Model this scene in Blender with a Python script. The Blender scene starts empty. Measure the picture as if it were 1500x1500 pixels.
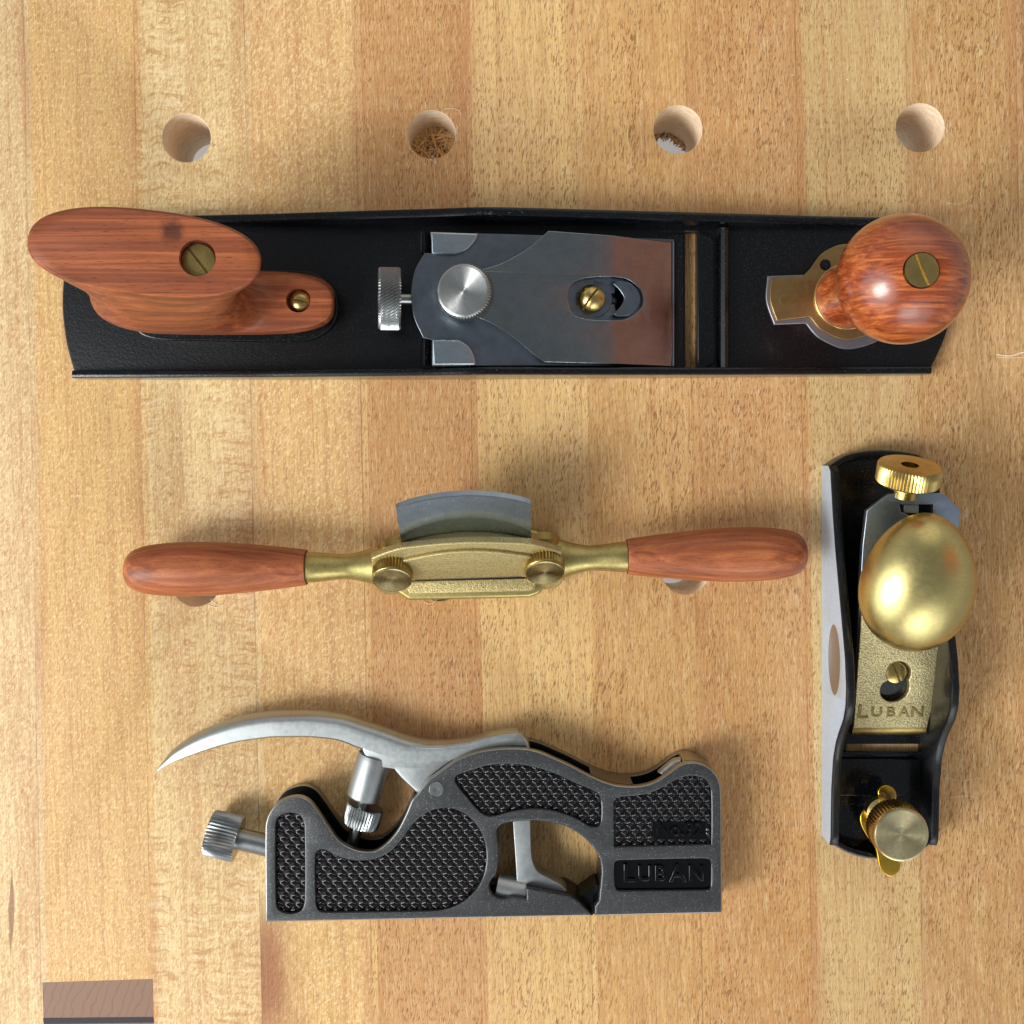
import bpy, bmesh, math, random
from mathutils import Vector, Matrix, noise
random.seed(7)
scene = bpy.context.scene
C = scene.collection
MM = 0.001
D, S, CX, CY = 464.0, 3.5, 750.0, 680.0      # camera height (mm), scale on the bench (px/mm), nadir in the photo
R = math.radians

def W(px, py, h=0.0):
    k = (D - h) / D / S * MM
    return Vector(((px - CX) * k, -(py - CY) * k, h * MM))
def L(px_len, h=0.0):                        # a length read off the photo at height h -> metres
    return px_len * (D - h) / D / S * MM

# ------------------------------------------------------------------ materials
class NT:
    def __init__(s, name):
        s.m = bpy.data.materials.new(name); s.m.use_nodes = True
        s.t = s.m.node_tree; s.n = s.t.nodes; s.l = s.t.links
        s.b = s.n['Principled BSDF']
    def new(s, typ, **kw):
        nd = s.n.new(typ)
        for k, v in kw.items():
            if hasattr(nd, k): setattr(nd, k, v)
        return nd
    def put(s, sock, v):
        if isinstance(v, bpy.types.NodeSocket): s.l.new(v, sock)
        elif isinstance(v, (tuple, list)) and len(v) == 3 and sock.type == 'RGBA': sock.default_value = (*v, 1)
        else: sock.default_value = v
    def math(s, op, a, b=0.0, c=0.0, clamp=False):
        nd = s.n.new('ShaderNodeMath'); nd.operation = op; nd.use_clamp = clamp
        s.put(nd.inputs[0], a); s.put(nd.inputs[1], b); s.put(nd.inputs[2], c)
        return nd.outputs[0]
    def comb(s, x, y, z):
        nd = s.n.new('ShaderNodeCombineXYZ')
        for i, v in enumerate((x, y, z)): s.put(nd.inputs[i], v)
        return nd.outputs[0]
    def noise(s, vec, scale=1.0, detail=2.0, rough=0.5, dist=0.0):
        nd = s.n.new('ShaderNodeTexNoise'); s.put(nd.inputs['Vector'], vec)
        nd.inputs['Scale'].default_value = scale; nd.inputs['Detail'].default_value = detail
        nd.inputs['Roughness'].default_value = rough; nd.inputs['Distortion'].default_value = dist
        return nd.outputs['Fac']
    def sstep(s, v, a, b, lo=0.0, hi=1.0):
        nd = s.n.new('ShaderNodeMapRange'); nd.interpolation_type = 'SMOOTHSTEP'
        s.put(nd.inputs[0], v); nd.inputs[1].default_value = a; nd.inputs[2].default_value = b
        nd.inputs[3].default_value = lo; nd.inputs[4].default_value = hi
        return nd.outputs[0]
    def mix(s, f, a, b, mode='MIX'):
        nd = s.n.new('ShaderNodeMix'); nd.data_type = 'RGBA'; nd.blend_type = mode
        s.put(nd.inputs[0], f); s.put(nd.inputs[6], a); s.put(nd.inputs[7], b)
        return nd.outputs[2]
    def ramp(s, f, stops, interp='LINEAR'):
        nd = s.n.new('ShaderNodeValToRGB'); cr = nd.color_ramp; cr.interpolation = interp
        while len(cr.elements) < len(stops): cr.elements.new(0.5)
        for e, (p, c) in zip(cr.elements, stops): e.position = p; e.color = (*c, 1)
        s.put(nd.inputs[0], f); return nd.outputs[0]
    def bump(s, h, dist=0.1, strength=1.0, normal=None):
        nd = s.n.new('ShaderNodeBump'); nd.inputs['Distance'].default_value = dist * MM
        nd.inputs['Strength'].default_value = strength; s.put(nd.inputs['Height'], h)
        if normal: s.put(nd.inputs['Normal'], normal)
        return nd.outputs[0]
    def mmpos(s, world=False):               # coordinates in mm
        if world: src = s.n.new('ShaderNodeNewGeometry').outputs['Position']
        else: src = s.n.new('ShaderNodeTexCoord').outputs['Object']
        nd = s.n.new('ShaderNodeVectorMath'); nd.operation = 'SCALE'; nd.inputs[3].default_value = 1000
        s.l.new(src, nd.inputs[0]); return nd.outputs[0]
    def sep(s, v):
        nd = s.n.new('ShaderNodeSeparateXYZ'); s.put(nd.inputs[0], v); return nd.outputs
    def scale3(s, v, sc):
        nd = s.n.new('ShaderNodeVectorMath'); nd.operation = 'MULTIPLY'; s.put(nd.inputs[0], v); nd.inputs[1].default_value = sc
        return nd.outputs[0]
    def set(s, **kw):
        names = dict(color='Base Color', metallic='Metallic', rough='Roughness', normal='Normal', spec='Specular IOR Level',
                     coat='Coat Weight', coat_rough='Coat Roughness', aniso='Anisotropic', tangent='Tangent', aniso_rot='Anisotropic Rotation')
        for k, v in kw.items(): s.put(s.b.inputs[names[k]], v)
        return s.m

def c255(r, g, b):
    f = lambda v: ((v / 255 + 0.055) / 1.055) ** 2.4 if v > 10 else v / 255 / 12.92
    return (f(r), f(g), f(b))

def beech_material(end=False):
    t = NT('beech_bench')
    x, y, z = t.sep(t.mmpos(world=True))
    U = t.math('ADD', t.math('ADD', t.math('MULTIPLY', x, 3.5), t.math('MULTIPLY', y, 0.063)), 737.6)
    V = t.math('MULTIPLY', y, 3.5)
    q = t.math('DIVIDE', t.math('SUBTRACT', U, 34.0), 161.4)
    pid = t.math('FLOOR', q)
    fr = t.math('FRACT', q)
    pz = t.math('MULTIPLY', pid, 13.7)
    def nz(su, sv, detail=2.0, rough=0.5, shear=0.0, off=0.0, dist=0.0):
        u = t.math('DIVIDE', t.math('ADD', U, t.math('MULTIPLY', V, shear)) if shear else U, su)
        return t.noise(t.comb(u, t.math('DIVIDE', V, sv), t.math('ADD', pz, off)), 1.0, detail, rough, dist)
    lo = -290.0; rng = 161.4 * 16
    def pos(k): return (161.4 * k + 34 - lo) / rng
    tint = {-2: (172, 130, 80), -1: (217, 192, 144), 0: (218, 180, 116), 1: (222, 196, 140), 2: (219, 180, 118), 3: (196, 148, 94), 4: (221, 184, 122),
            5: (208, 164, 104), 6: (197, 149, 92), 7: (206, 176, 120), 8: (192, 152, 98), 9: (140, 94, 56), 10: (198, 156, 100)}
    base = t.ramp(t.math('DIVIDE', t.math('SUBTRACT', U, lo), rng), [(max(0, pos(k) - (0.0 if k > -2 else 1)), c255(*v)) for k, v in tint.items()], 'CONSTANT')
    col = base
    # broad growth bands and slow colour drift along each stave
    band = nz(26, 900, 2, 0.5, 0.02)
    col = t.mix(t.sstep(band, 0.44, 0.64, 0, 0.26), col, c255(186, 138, 92), 'MIX')
    slow = nz(260, 620, 2, 0.5, 0.0, 5.0)
    col = t.mix(t.sstep(slow, 0.4, 0.7, 0, 0.25), col, c255(214, 174, 130))
    # fine pore lines running with the grain
    lines = nz(1.5, 90, 2, 0.6, 0.03, 9.0)
    col = t.mix(t.sstep(lines, 0.44, 0.68, 0, 0.42), col, c255(166, 112, 66))
    lines2 = nz(2.0, 30, 3, 0.65, 0.05, 19.0)
    col = t.mix(t.sstep(lines2, 0.5, 0.68, 0, 0.38), col, c255(240, 218, 170))
    rings = nz(7.0, 700, 2, 0.6, 0.015, 29.0)
    col = t.mix(t.sstep(rings, 0.5, 0.66, 0, 0.28), col, c255(178, 122, 74))
    # ray flecks: thin dark dashes along the grain, stronger in the flat-sawn staves on the right
    right = t.sstep(pid, 2.4, 2.6, 0.0, 1.0)
    amt = t.sstep(nz(60, 260, 2, 0.5, 0.0, 27.0), 0.3, 0.65, 0.45, 1.0)
    d1 = t.sstep(nz(1.8, 9.5, 1, 0.5, -0.12, 2.0), 0.60, 0.67)
    d2 = t.sstep(nz(2.3, 15.0, 1, 0.5, -0.18, 12.0), 0.61, 0.68)
    d3 = t.sstep(nz(1.3, 6.0, 1, 0.5, -0.05, 22.0), 0.58, 0.68)
    fl = t.math('MAXIMUM', d1, d2)
    k1 = t.math('MULTIPLY', amt, t.math('ADD', t.math('MULTIPLY', right, 0.46), 0.20))
    col = t.mix(t.math('MULTIPLY', fl, k1), col, c255(112, 64, 30))
    col = t.mix(t.math('MULTIPLY', d3, 0.22), col, c255(130, 80, 42))
    hi = t.sstep(nz(2.2, 14.0, 1, 0.5, -0.1, 32.0), 0.60, 0.74)
    col = t.mix(t.math('MULTIPLY', hi, 0.35), col, c255(236, 204, 150))
    # mottled silver grain in the quarter-sawn staves on the left
    left = t.math('SUBTRACT', 1.0, right)
    mot = nz(3.6, 8.0, 2, 0.6, -0.35, 31.0)
    col = t.mix(t.math('MULTIPLY', t.sstep(mot, 0.52, 0.62, 0, 0.55), left), col, c255(182, 132, 84))
    mot2 = nz(3.0, 5.5, 2, 0.6, -0.3, 37.0)
    col = t.mix(t.math('MULTIPLY', t.sstep(mot2, 0.54, 0.64, 0, 0.48), left), col, c255(244, 222, 172))
    spots = nz(8.0, 17.0, 1, 0.5, -0.15, 51.0)
    col = t.mix(t.math('MULTIPLY', t.sstep(spots, 0.68, 0.76, 0, 0.42), left), col, c255(164, 104, 62))
    # curly cross figure of the second stave
    is1 = t.math('MULTIPLY', t.sstep(pid, 0.4, 0.6), t.sstep(pid, 1.4, 1.6, 1, 0))
    cross = t.noise(t.comb(t.math('DIVIDE', U, 42.0), t.math('DIVIDE', t.math('ADD', V, t.math('MULTIPLY', nz(30, 200, 1, .5, 0, 71), 26.0)), 6.0), 3.3), 1.0, 2, 0.55)
    zone = t.math('MULTIPLY', t.sstep(nz(42, 300, 1, 0.5, 0.0, 61.0), 0.40, 0.58), is1)
    col = t.mix(t.math('MULTIPLY', t.sstep(cross, 0.56, 0.66, 0, 0.6), zone), col, c255(176, 128, 82))
    col = t.mix(t.math('MULTIPLY', t.sstep(cross, 0.46, 0.34, 0, 0.45), zone), col, c255(232, 212, 170))
    # occasional darker heart streaks, kept to stave edges
    edge = t.sstep(t.math('ABSOLUTE', t.math('SUBTRACT', fr, 0.5)), 0.36, 0.5)
    col = t.mix(t.math('MULTIPLY', edge, t.sstep(nz(500, 380, 1, 0.5, 0, 81), 0.45, 0.7, 0, 0.35)), col, c255(172, 112, 72))
    # long reddish stain running from the middle stave seam
    sx = t.math('SUBTRACT', U, 356.8); sy = t.math('ADD', V, 745.0)
    stain = t.math('MULTIPLY', t.math('MULTIPLY', t.sstep(sx, -1.0, 0.5), t.sstep(t.math('ADD', sx, t.math('MULTIPLY', nz(60, 60, 2, .5, 0, 91), 60.0)), 40, 100, 1, 0)), t.sstep(t.math('ABSOLUTE', sy), 30, 150, 1, 0))
    col = t.mix(t.math('MULTIPLY', stain, 0.75), col, c255(140, 82, 56))
    # slim dark bark sliver in the first stave
    bx = t.math('SUBTRACT', U, t.math('ADD', 17.0, t.math('MULTIPLY', V, 0.035)))
    bw = t.sstep(t.math('ABSOLUTE', t.math('ADD', V, 655.0)), 0, 75, 4.2, 0.0)
    bark = t.math('LESS_THAN', t.math('ABSOLUTE', t.math('ADD', bx, t.math('MULTIPLY', nz(8, 30, 1, .5, 0, 7), 3.0))), bw)
    col = t.mix(t.math('MULTIPLY', bark, 0.65), col, c255(120, 72, 56))
    # glue lines
    glue = t.sstep(t.math('ABSOLUTE', t.math('SUBTRACT', fr, t.math('ROUND', fr))), 0.003, 0.008, 1, 0)
    gsel = t.sstep(nz(900, 160, 2, .6, 0, 101), 0.42, 0.65)
    col = t.mix(t.math('MULTIPLY', t.math('MULTIPLY', glue, gsel), 0.6), col, c255(126, 80, 46))
    speck = nz(1.1, 1.4, 1, 0.5, 0, 111)
    col = t.mix(t.sstep(speck, 0.66, 0.8, 0, 0.2), col, c255(232, 212, 176))
    hgt = t.math('SUBTRACT', t.math('MULTIPLY', lines2, 0.5), t.math('MULTIPLY', fl, 0.5))
    hgt = t.math('ADD', hgt, t.math('MULTIPLY', mot2, 0.3))
    rr = t.math('ADD', 0.42, t.math('MULTIPLY', lines, 0.2))
    return t.set(color=col, rough=rr, normal=t.bump(hgt, 0.06, 1.0), spec=0.3)

def redwood_material(name, axis='x', dark=(78, 34, 22), mid=(138, 64, 38), light=(178, 92, 54), gloss=0.3, sc=1.0, knot=None):
    t = NT(name)
    p = t.mmpos()
    st = {'x': (0.03, 1.5, 0.45), 'z': (1.5, 0.6, 0.04)}[axis]
    v = t.scale3(p, tuple(a * sc for a in st))
    n1 = t.noise(v, 0.42, 4, 0.6, 0.9)
    n2 = t.noise(v, 3.2, 3, 0.6)
    n3 = t.noise(t.scale3(p, tuple(a * sc * 3 for a in ((0.10, 1, 1) if axis == 'x' else (1, 1, .1)))), 1.6, 2, 0.5)
    col = t.ramp(n1, [(0.30, c255(*dark)), (0.50, c255(*mid)), (0.72, c255(*light))])
    col = t.mix(t.sstep(n2, 0.48, 0.7, 0, 0.4), col, c255(*dark))
    col = t.mix(t.sstep(n3, 0.60, 0.72, 0, 0.6), col, c255(52, 20, 14))
    if knot:
        dv = t.n.new('ShaderNodeVectorMath'); dv.operation = 'DISTANCE'; t.put(dv.inputs[0], p); dv.inputs[1].default_value = knot
        kd = t.math('ADD', dv.outputs['Value'], t.math('MULTIPLY', t.noise(p, 0.6, 2, 0.5), 3.0))
        col = t.mix(t.sstep(kd, 3.0, 7.0, 0.75, 0), col, c255(44, 18, 12))
    rough = t.math('ADD', gloss, t.math('MULTIPLY', n2, 0.15))
    return t.set(color=col, rough=rough, normal=t.bump(t.math('SUBTRACT', 0.0, n3), 0.04, 0.6), coat=0.9 if gloss < 0.3 else 0.08, coat_rough=0.2, spec=0.35)

def metal(name, rgb, rough, brushed=None, bumpd=0.0, bscale=4.0, radial=False, aniso=0.0, blotch=0.0, speck=0.0, metallic=1.0):
    t = NT(name); p = t.mmpos()
    col = t.mix(t.sstep(t.noise(p, 0.22, 3, 0.55), 0.35, 0.7, 0, blotch), c255(*rgb), c255(*[v * 0.55 for v in rgb]))
    rg = t.math('ADD', rough, t.math('MULTIPLY', t.math('SUBTRACT', t.noise(p, 0.5, 3, 0.6), 0.5), rough * 0.5))
    nrm = None
    if brushed:
        bn = t.noise(t.scale3(p, brushed), 1.0, 3, 0.7)
        nrm = t.bump(bn, 0.03 if name == 'brushed_cap_steel' else 0.012, 0.8)
        rg = t.math('ADD', rg, t.math('MULTIPLY', t.math('SUBTRACT', bn, 0.5), 0.15))
        col = t.mix(t.sstep(bn, 0.3, 0.75, 0, 0.28), col, c255(*[v * 0.72 for v in rgb]))
    if bumpd:
        b = t.noise(p, bscale, 2, 0.6)
        nrm = t.bump(b, bumpd, 1.0)
        col = t.mix(t.sstep(b, 0.52, 0.36, 0, 0.5 if bumpd > 0.1 else 0.2), col, c255(*[v * 0.45 for v in rgb]))
    if speck:
        sp = t.noise(p, 3.0, 1, 0.5)
        sel = t.sstep(sp, 0.67, 0.72, 0, speck)
        col = t.mix(sel, col, c255(215, 222, 228)); rg = t.math('ADD', rg, t.math('MULTIPLY', sel, 0.3))
    kw = dict(color=col, metallic=metallic, rough=rg)
    if False:                                # turned face: fine concentric grooves
        xx, yy, zz = t.sep(p)
        rad = t.math('SQRT', t.math('ADD', t.math('MULTIPLY', xx, xx), t.math('MULTIPLY', yy, yy)))
        gr = t.noise(t.comb(t.math('MULTIPLY', rad, 9.0), 0.0, 0.0), 1.0, 1, 0.5)
        nrm = t.bump(gr, 0.16, 1.0)
    if nrm: kw['normal'] = nrm
    if radial:
        tg = t.n.new('ShaderNodeTangent'); tg.direction_type = 'RADIAL'; tg.axis = 'Z'
        kw['tangent'] = tg.outputs[0]; kw['aniso'] = aniso; kw['aniso_rot'] = 0.25
    return t.set(**kw)

def japan(name, rough=0.19, bumpd=0.05, base=(5, 8, 11), spec=0.4, dusty=0.55):
    t = NT(name); p = t.mmpos()
    b = t.noise(p, 0.9, 3, 0.6); b2 = t.noise(p, 4.0, 1, 0.5)
    dust = t.sstep(b2, 0.70, 0.75, 0, dusty)
    col = t.mix(dust, c255(*base), c255(150, 150, 150))
    return t.set(color=col, rough=t.math('ADD', rough, t.math('MULTIPLY', dust, 0.4)), normal=t.bump(b, bumpd, 1.0), spec=spec, coat=0.1 if dusty else 0.0, coat_rough=0.08)

def plain(name, rgb, rough=0.6, metallic=0.0, var=0.2, sc=0.5, bumpd=0.0):
    t = NT(name); p = t.mmpos()
    n = t.noise(p, sc, 3, 0.6)
    col = t.mix(t.sstep(n, 0.3, 0.7, 0, var), c255(*rgb), c255(*[v * 0.6 for v in rgb]))
    kw = dict(color=col, rough=rough, metallic=metallic)
    if bumpd: kw['normal'] = t.bump(n, bumpd)
    return t.set(**kw)

M = {}
M['beech'] = beech_material()
M['hole'] = plain('bored_beech', (196, 160, 136), 0.7, var=0.35, sc=0.35, bumpd=0.1)
def bored():
    t = NT('bored_beech_wall'); p = t.mmpos(world=True)
    n = t.noise(t.scale3(p, (0.3, 0.3, 1.8)), 1.0, 3, 0.6)
    col = t.ramp(n, [(0.3, c255(206, 178, 146)), (0.55, c255(236, 214, 184)), (0.75, c255(248, 234, 212))])
    return t.set(color=col, rough=0.6, normal=t.bump(n, 0.15))
M['hole'] = bored()
M['walnut'] = None
def insert_mat():
    t = NT('dark_inlay_wood'); x, y, z = t.sep(t.mmpos(world=True))
    w = t.math('ADD', t.math('ADD', t.math('MULTIPLY', x, 0.9), t.math('MULTIPLY', y, -0.35)), t.math('MULTIPLY', t.noise(t.comb(x, y, 0), 0.09, 2), 7.0))
    rings = t.math('FRACT', t.math('DIVIDE', w, 3.4))
    col = t.mix(t.sstep(rings, 0.75, 0.97, 0, 0.6), c255(138, 106, 84), c255(112, 80, 62))
    fine = t.noise(t.comb(t.math('MULTIPLY', x, 2.0), t.math('MULTIPLY', y, 5.0), 0), 1.0, 3, 0.6)
    col = t.mix(t.sstep(fine, 0.4, 0.7, 0, 0.4), col, c255(110, 78, 60))
    return t.set(color=col, rough=0.55, normal=t.bump(fine, 0.05))
M['inlay'] = insert_mat()
M['ink'] = plain('dark_glue_line', (46, 42, 44), 0.7)
M['fibre'] = plain('wood_fibre', (244, 228, 200), 0.7)
M['fibre_orange'] = plain('torn_fibre_orange', (250, 212, 156), 0.7, var=0.3, sc=1.0)
M['dust'] = plain('pale_dust', (232, 222, 205), 0.8)
M['floor'] = plain('pale_concrete_floor', (178, 174, 168), 0.7, var=0.1, sc=0.01)
M['japan'] = japan('black_japanning')
M['japan_wall'] = japan('black_wall_enamel', 0.34, 0.08)
M['japan_rough'] = japan('black_japanning_cast', 0.27, 0.10)
M['panelblack'] = japan('black_panel_enamel', 0.10, 0.0, (4, 5, 8), 0.42, 0.0)
M['steel_side'] = metal('ground_steel', (176, 184, 192), 0.28, brushed=(3, 0.25, 3), blotch=0.15)
M['steel_iron'] = metal('brushed_blade_steel', (130, 140, 150), 0.32, brushed=(5, 0.2, 1), blotch=0.2)
M['steel_cap'] = metal('brushed_cap_steel', (150, 157, 160), 0.14, brushed=(0.2, 7, 1), blotch=0.15, speck=0.3)
M['steel_light'] = metal('satin_steel', (186, 192, 192), 0.42, brushed=(2.5, 0.4, 2.5), blotch=0.08)
M['steel_pin'] = metal('turned_steel', (158, 162, 162), 0.30, blotch=0.1)
M['steel_spun'] = metal('spun_steel', (196, 198, 196), 0.28, radial=True, aniso=0.9)
M['steel_plate'] = metal('grey_machined_steel', (150, 148, 152), 0.4)
M['blade_bright'] = metal('polished_blade', (176, 190, 202), 0.24, brushed=(5, 0.15, 0.3), blotch=0.15)
M['gun'] = metal('grey_plane_cheek', (78, 80, 81), 0.42, bumpd=0.03, bscale=3.5, speck=0.9, metallic=0.8)
M['gun_edge'] = metal('nickel_plane_edge', (166, 166, 160), 0.34, bumpd=0.006, bscale=2)
M['brass'] = metal('polished_brass', (206, 180, 112), 0.26, blotch=0.25)
M['brass_egg'] = metal('brushed_brass', (214, 198, 132), 0.32, brushed=(0.5, 1.4, 1.0), blotch=0.12)
M['brass_spun'] = metal('spun_brass', (226, 212, 164), 0.26, radial=True, aniso=0.85, blotch=0.2)
M['brass_dull'] = metal('dull_brass', (176, 152, 92), 0.36, blotch=0.4, bumpd=0.01, bscale=2)
M['brass_plate'] = metal('brass_plate', (178, 146, 96), 0.34, blotch=0.2)
M['bronze_cast'] = metal('gold_cast_metal', (190, 174, 122), 0.44, bumpd=0.30, bscale=2.13, metallic=0.85)
M['bronze'] = metal('gold_metal', (186, 170, 108), 0.38, bumpd=0.02, bscale=1.2, blotch=0.2, metallic=0.9)
M['bubinga'] = redwood_material('red_handle_wood', 'x', dark=(104, 46, 28), mid=(150, 72, 42), light=(178, 94, 56), gloss=0.36)
M['tote'] = redwood_material('red_tote_wood', 'x', dark=(104, 54, 32), mid=(138, 72, 40), light=(176, 100, 58), gloss=0.42, sc=0.6, knot=tuple(W(252, 338, 89) * 1000))
M['knobwood'] = redwood_material('red_knob_wood', 'x', dark=(104, 40, 18), mid=(158, 74, 32), light=(206, 118, 60), gloss=0.2, sc=0.9)
M['faint'] = plain('faint_etching', (120, 104, 84), 0.45, metallic=0.9)

# ------------------------------------------------------------------ object helpers
WM = {}                                       # world matrices
def link(name, me, mat=None, parent=None, world=Matrix.Identity(4), smooth=35):
    o = bpy.data.objects.new(name, me); C.objects.link(o)
    if mat is not None:
        for m_ in (mat if isinstance(mat, (list, tuple)) else [mat]): me.materials.append(m_)
    if smooth and hasattr(me, 'polygons') and len(me.polygons):
        me.shade_smooth(); me.set_sharp_from_angle(angle=R(smooth))
    if parent is not None:
        o.parent = parent; o.matrix_basis = WM[parent.name].inverted() @ world
    else: o.matrix_basis = world
    WM[o.name] = world.copy()
    return o
def root(name, loc, label, cat, group=None):
    o = bpy.data.objects.new(name, None); C.objects.link(o); o.location = loc; o.empty_display_size = 0.01
    o['label'] = label; o['category'] = cat
    if group: o['group'] = group
    WM[o.name] = Matrix.Translation(loc); return o
def mesh(verts, faces, mi=None):
    me = bpy.data.meshes.new('m'); me.from_pydata([tuple(v) for v in verts], [], faces)
    if mi:
        for p, i in zip(me.polygons, mi): p.material_index = i
    me.update(); return me
def recalc(me):
    bm = bmesh.new(); bm.from_mesh(me); bmesh.ops.recalc_face_normals(bm, faces=bm.faces); bm.to_mesh(me); bm.free(); return me
def join_meshes(items):                        # [(mesh, matrix, mat_index)]
    bm = bmesh.new()
    for me, mx, mi in items:
        b2 = bmesh.new(); b2.from_mesh(me); b2.transform(mx)
        if mi is not None:
            for f in b2.faces: f.material_index = mi
        tmp = bpy.data.meshes.new('t'); b2.to_mesh(tmp); b2.free(); bm.from_mesh(tmp); bpy.data.meshes.remove(tmp)
    out = bpy.data.meshes.new('j'); bm.to_mesh(out); bm.free(); return out

def cr(pts, n=6, closed=True):                 # Catmull-Rom; a third entry marks a sharp corner
    N = len(pts); out = []
    P = [Vector((p[0], p[1])) for p in pts]; sh = [len(p) > 2 for p in pts]
    for i in range(N if closed else N - 1):
        p1, p2 = P[i], P[(i + 1) % N]
        p0 = P[i - 1] if (closed or i > 0) else p1
        p3 = P[(i + 2) % N] if (closed or i + 2 < N) else p2
        if sh[i]: p0 = p1 - (p2 - p1) * 0.5
        if sh[(i + 1) % N]: p3 = p2 + (p2 - p1) * 0.5
        if sh[i] and sh[(i + 1) % N]: out.append(p1.copy()); continue
        seg_ = (p2 - p1).length
        m1, m2 = (p2 - p0) * 0.5, (p3 - p1) * 0.5
        if m1.length > seg_ * 0.9: m1 = m1 * (seg_ * 0.9 / m1.length)
        if m2.length > seg_ * 0.9: m2 = m2 * (seg_ * 0.9 / m2.length)
        for k in range(n):
            t_ = k / n; t2, t3 = t_ * t_, t_ ** 3
            out.append(p1 * (2 * t3 - 3 * t2 + 1) + m1 * (t3 - 2 * t2 + t_) + p2 * (-2 * t3 + 3 * t2) + m2 * (t3 - t2))
    if not closed: out.append(P[-1].copy())
    return out
def circ(cx, cy, rx, ry=None, n=64, a0=0, a1=360):
    ry = ry or rx
    full = abs(a1 - a0) >= 360
    return [Vector((cx + rx * math.cos(R(a0 + (a1 - a0) * i / (n if full else n - 1))), cy + ry * math.sin(R(a0 + (a1 - a0) * i / (n if full else n - 1))))) for i in range(n)]
def topx(poly, h):                             # photo outline -> metres at height h (number or function of px, py)
    out = []
    for p in poly:
        hh = h(p[0], p[1]) if callable(h) else h
        w = W(p[0], p[1], hh); out.append(Vector((w.x, w.y)))
    return out

def prism_mesh(outer, holes=(), z0=0.0, z1=1.0, bevel=0.0, res=3, shift=None, cuts=()):
    """outline(s) in metres, heights and bevel in mm"""
    cu = bpy.data.curves.new('c', 'CURVE'); cu.dimensions = '2D'; cu.fill_mode = 'BOTH'
    for poly in (outer, *holes):
        sp = cu.splines.new('POLY'); sp.points.add(len(poly) - 1)
        for q, v in zip(sp.points, poly): q.co = (v[0] * 1000, v[1] * 1000, 0, 1)
        sp.use_cyclic_u = True
    cu.bevel_depth = bevel; cu.bevel_resolution = res; cu.offset = -bevel
    cu.extrude = max((z1 - z0) / 2 - bevel, 0.001)
    o = bpy.data.objects.new('c', cu); C.objects.link(o)
    dg = bpy.context.evaluated_depsgraph_get(); dg.update()
    me = bpy.data.meshes.new_from_object(o.evaluated_get(dg))
    bpy.data.objects.remove(o); bpy.data.curves.remove(cu)
    me.transform(Matrix.Scale(MM, 4) @ Matrix.Translation((0, 0, (z0 + z1) / 2)))
    bm = bmesh.new(); bm.from_mesh(me); bmesh.ops.remove_doubles(bm, verts=bm.verts, dist=1e-6)
    for xc in cuts: bmesh.ops.bisect_plane(bm, geom=bm.verts[:] + bm.edges[:] + bm.faces[:], plane_co=(xc, 0, 0), plane_no=(1, 0, 0))
    if shift:
        for v in bm.verts: v.co.z += shift(v.co.x, v.co.y)
    bmesh.ops.recalc_face_normals(bm, faces=bm.faces)
    bm.to_mesh(me); bm.free()
    return me
def prism(name, outer, holes, z0, z1, bevel, mat, parent, shift=None, res=3, world=Matrix.Identity(4), cuts=()):
    return link(name, prism_mesh(outer, holes, z0, z1, bevel, res, shift, cuts), mat, parent, world)

def lathe_mesh(prof, seg=64, knurl=None):
    """prof: [(r, z)] mm; knurl = (i0, i1, teeth, depth, twist) over profile rings i0..i1"""
    if knurl:
        seg = knurl[2] * 4
        if knurl[4]:
            i0, i1 = knurl[0], knurl[1]; a, b = prof[i0], prof[i1]; n = 36
            prof = prof[:i0] + [(a[0] + (b[0] - a[0]) * q / n, a[1] + (b[1] - a[1]) * q / n) for q in range(n + 1)] + prof[i1 + 1:]
            knurl = (i0, i0 + n, *knurl[2:])
    vs, fs = [], []
    for i, (r, z) in enumerate(prof):
        for k in range(seg):
            a = 2 * math.pi * k / seg; rr = r
            if knurl and knurl[0] <= i <= knurl[1]:
                ph = knurl[2] * a + knurl[4] * z
                rr = r - knurl[3] * (0.5 - 0.5 * max(-1, min(1, 1.8 * math.cos(ph))))
            vs.append((rr * math.cos(a) * MM, rr * math.sin(a) * MM, z * MM))
    for i in range(len(prof) - 1):
        for k in range(seg):
            k2 = (k + 1) % seg
            fs.append((i * seg + k, i * seg + k2, (i + 1) * seg + k2, (i + 1) * seg + k))
    fs.append(tuple(reversed(range(seg)))); n = len(prof) - 1
    fs.append(tuple(range(n * seg, n * seg + seg)))
    return mesh(vs, fs)
def frame(loc, axis, up=None):
    z = Vector(axis).normalized()
    x = Vector((1, 0, 0)) if abs(z.x) < 0.9 else Vector((0, 0, 1))
    x = (x - z * x.dot(z)).normalized(); y = z.cross(x)
    return Matrix.Translation(loc) @ Matrix((x, y, z)).transposed().to_4x4()
def lathe(name, prof, loc, axis, mat, parent, seg=64, knurl=None, smooth=35, spin=0):
    return link(name, lathe_mesh(prof, seg, knurl), mat, parent, frame(loc, axis) @ Matrix.Rotation(spin, 4, 'Z'), smooth)

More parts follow.
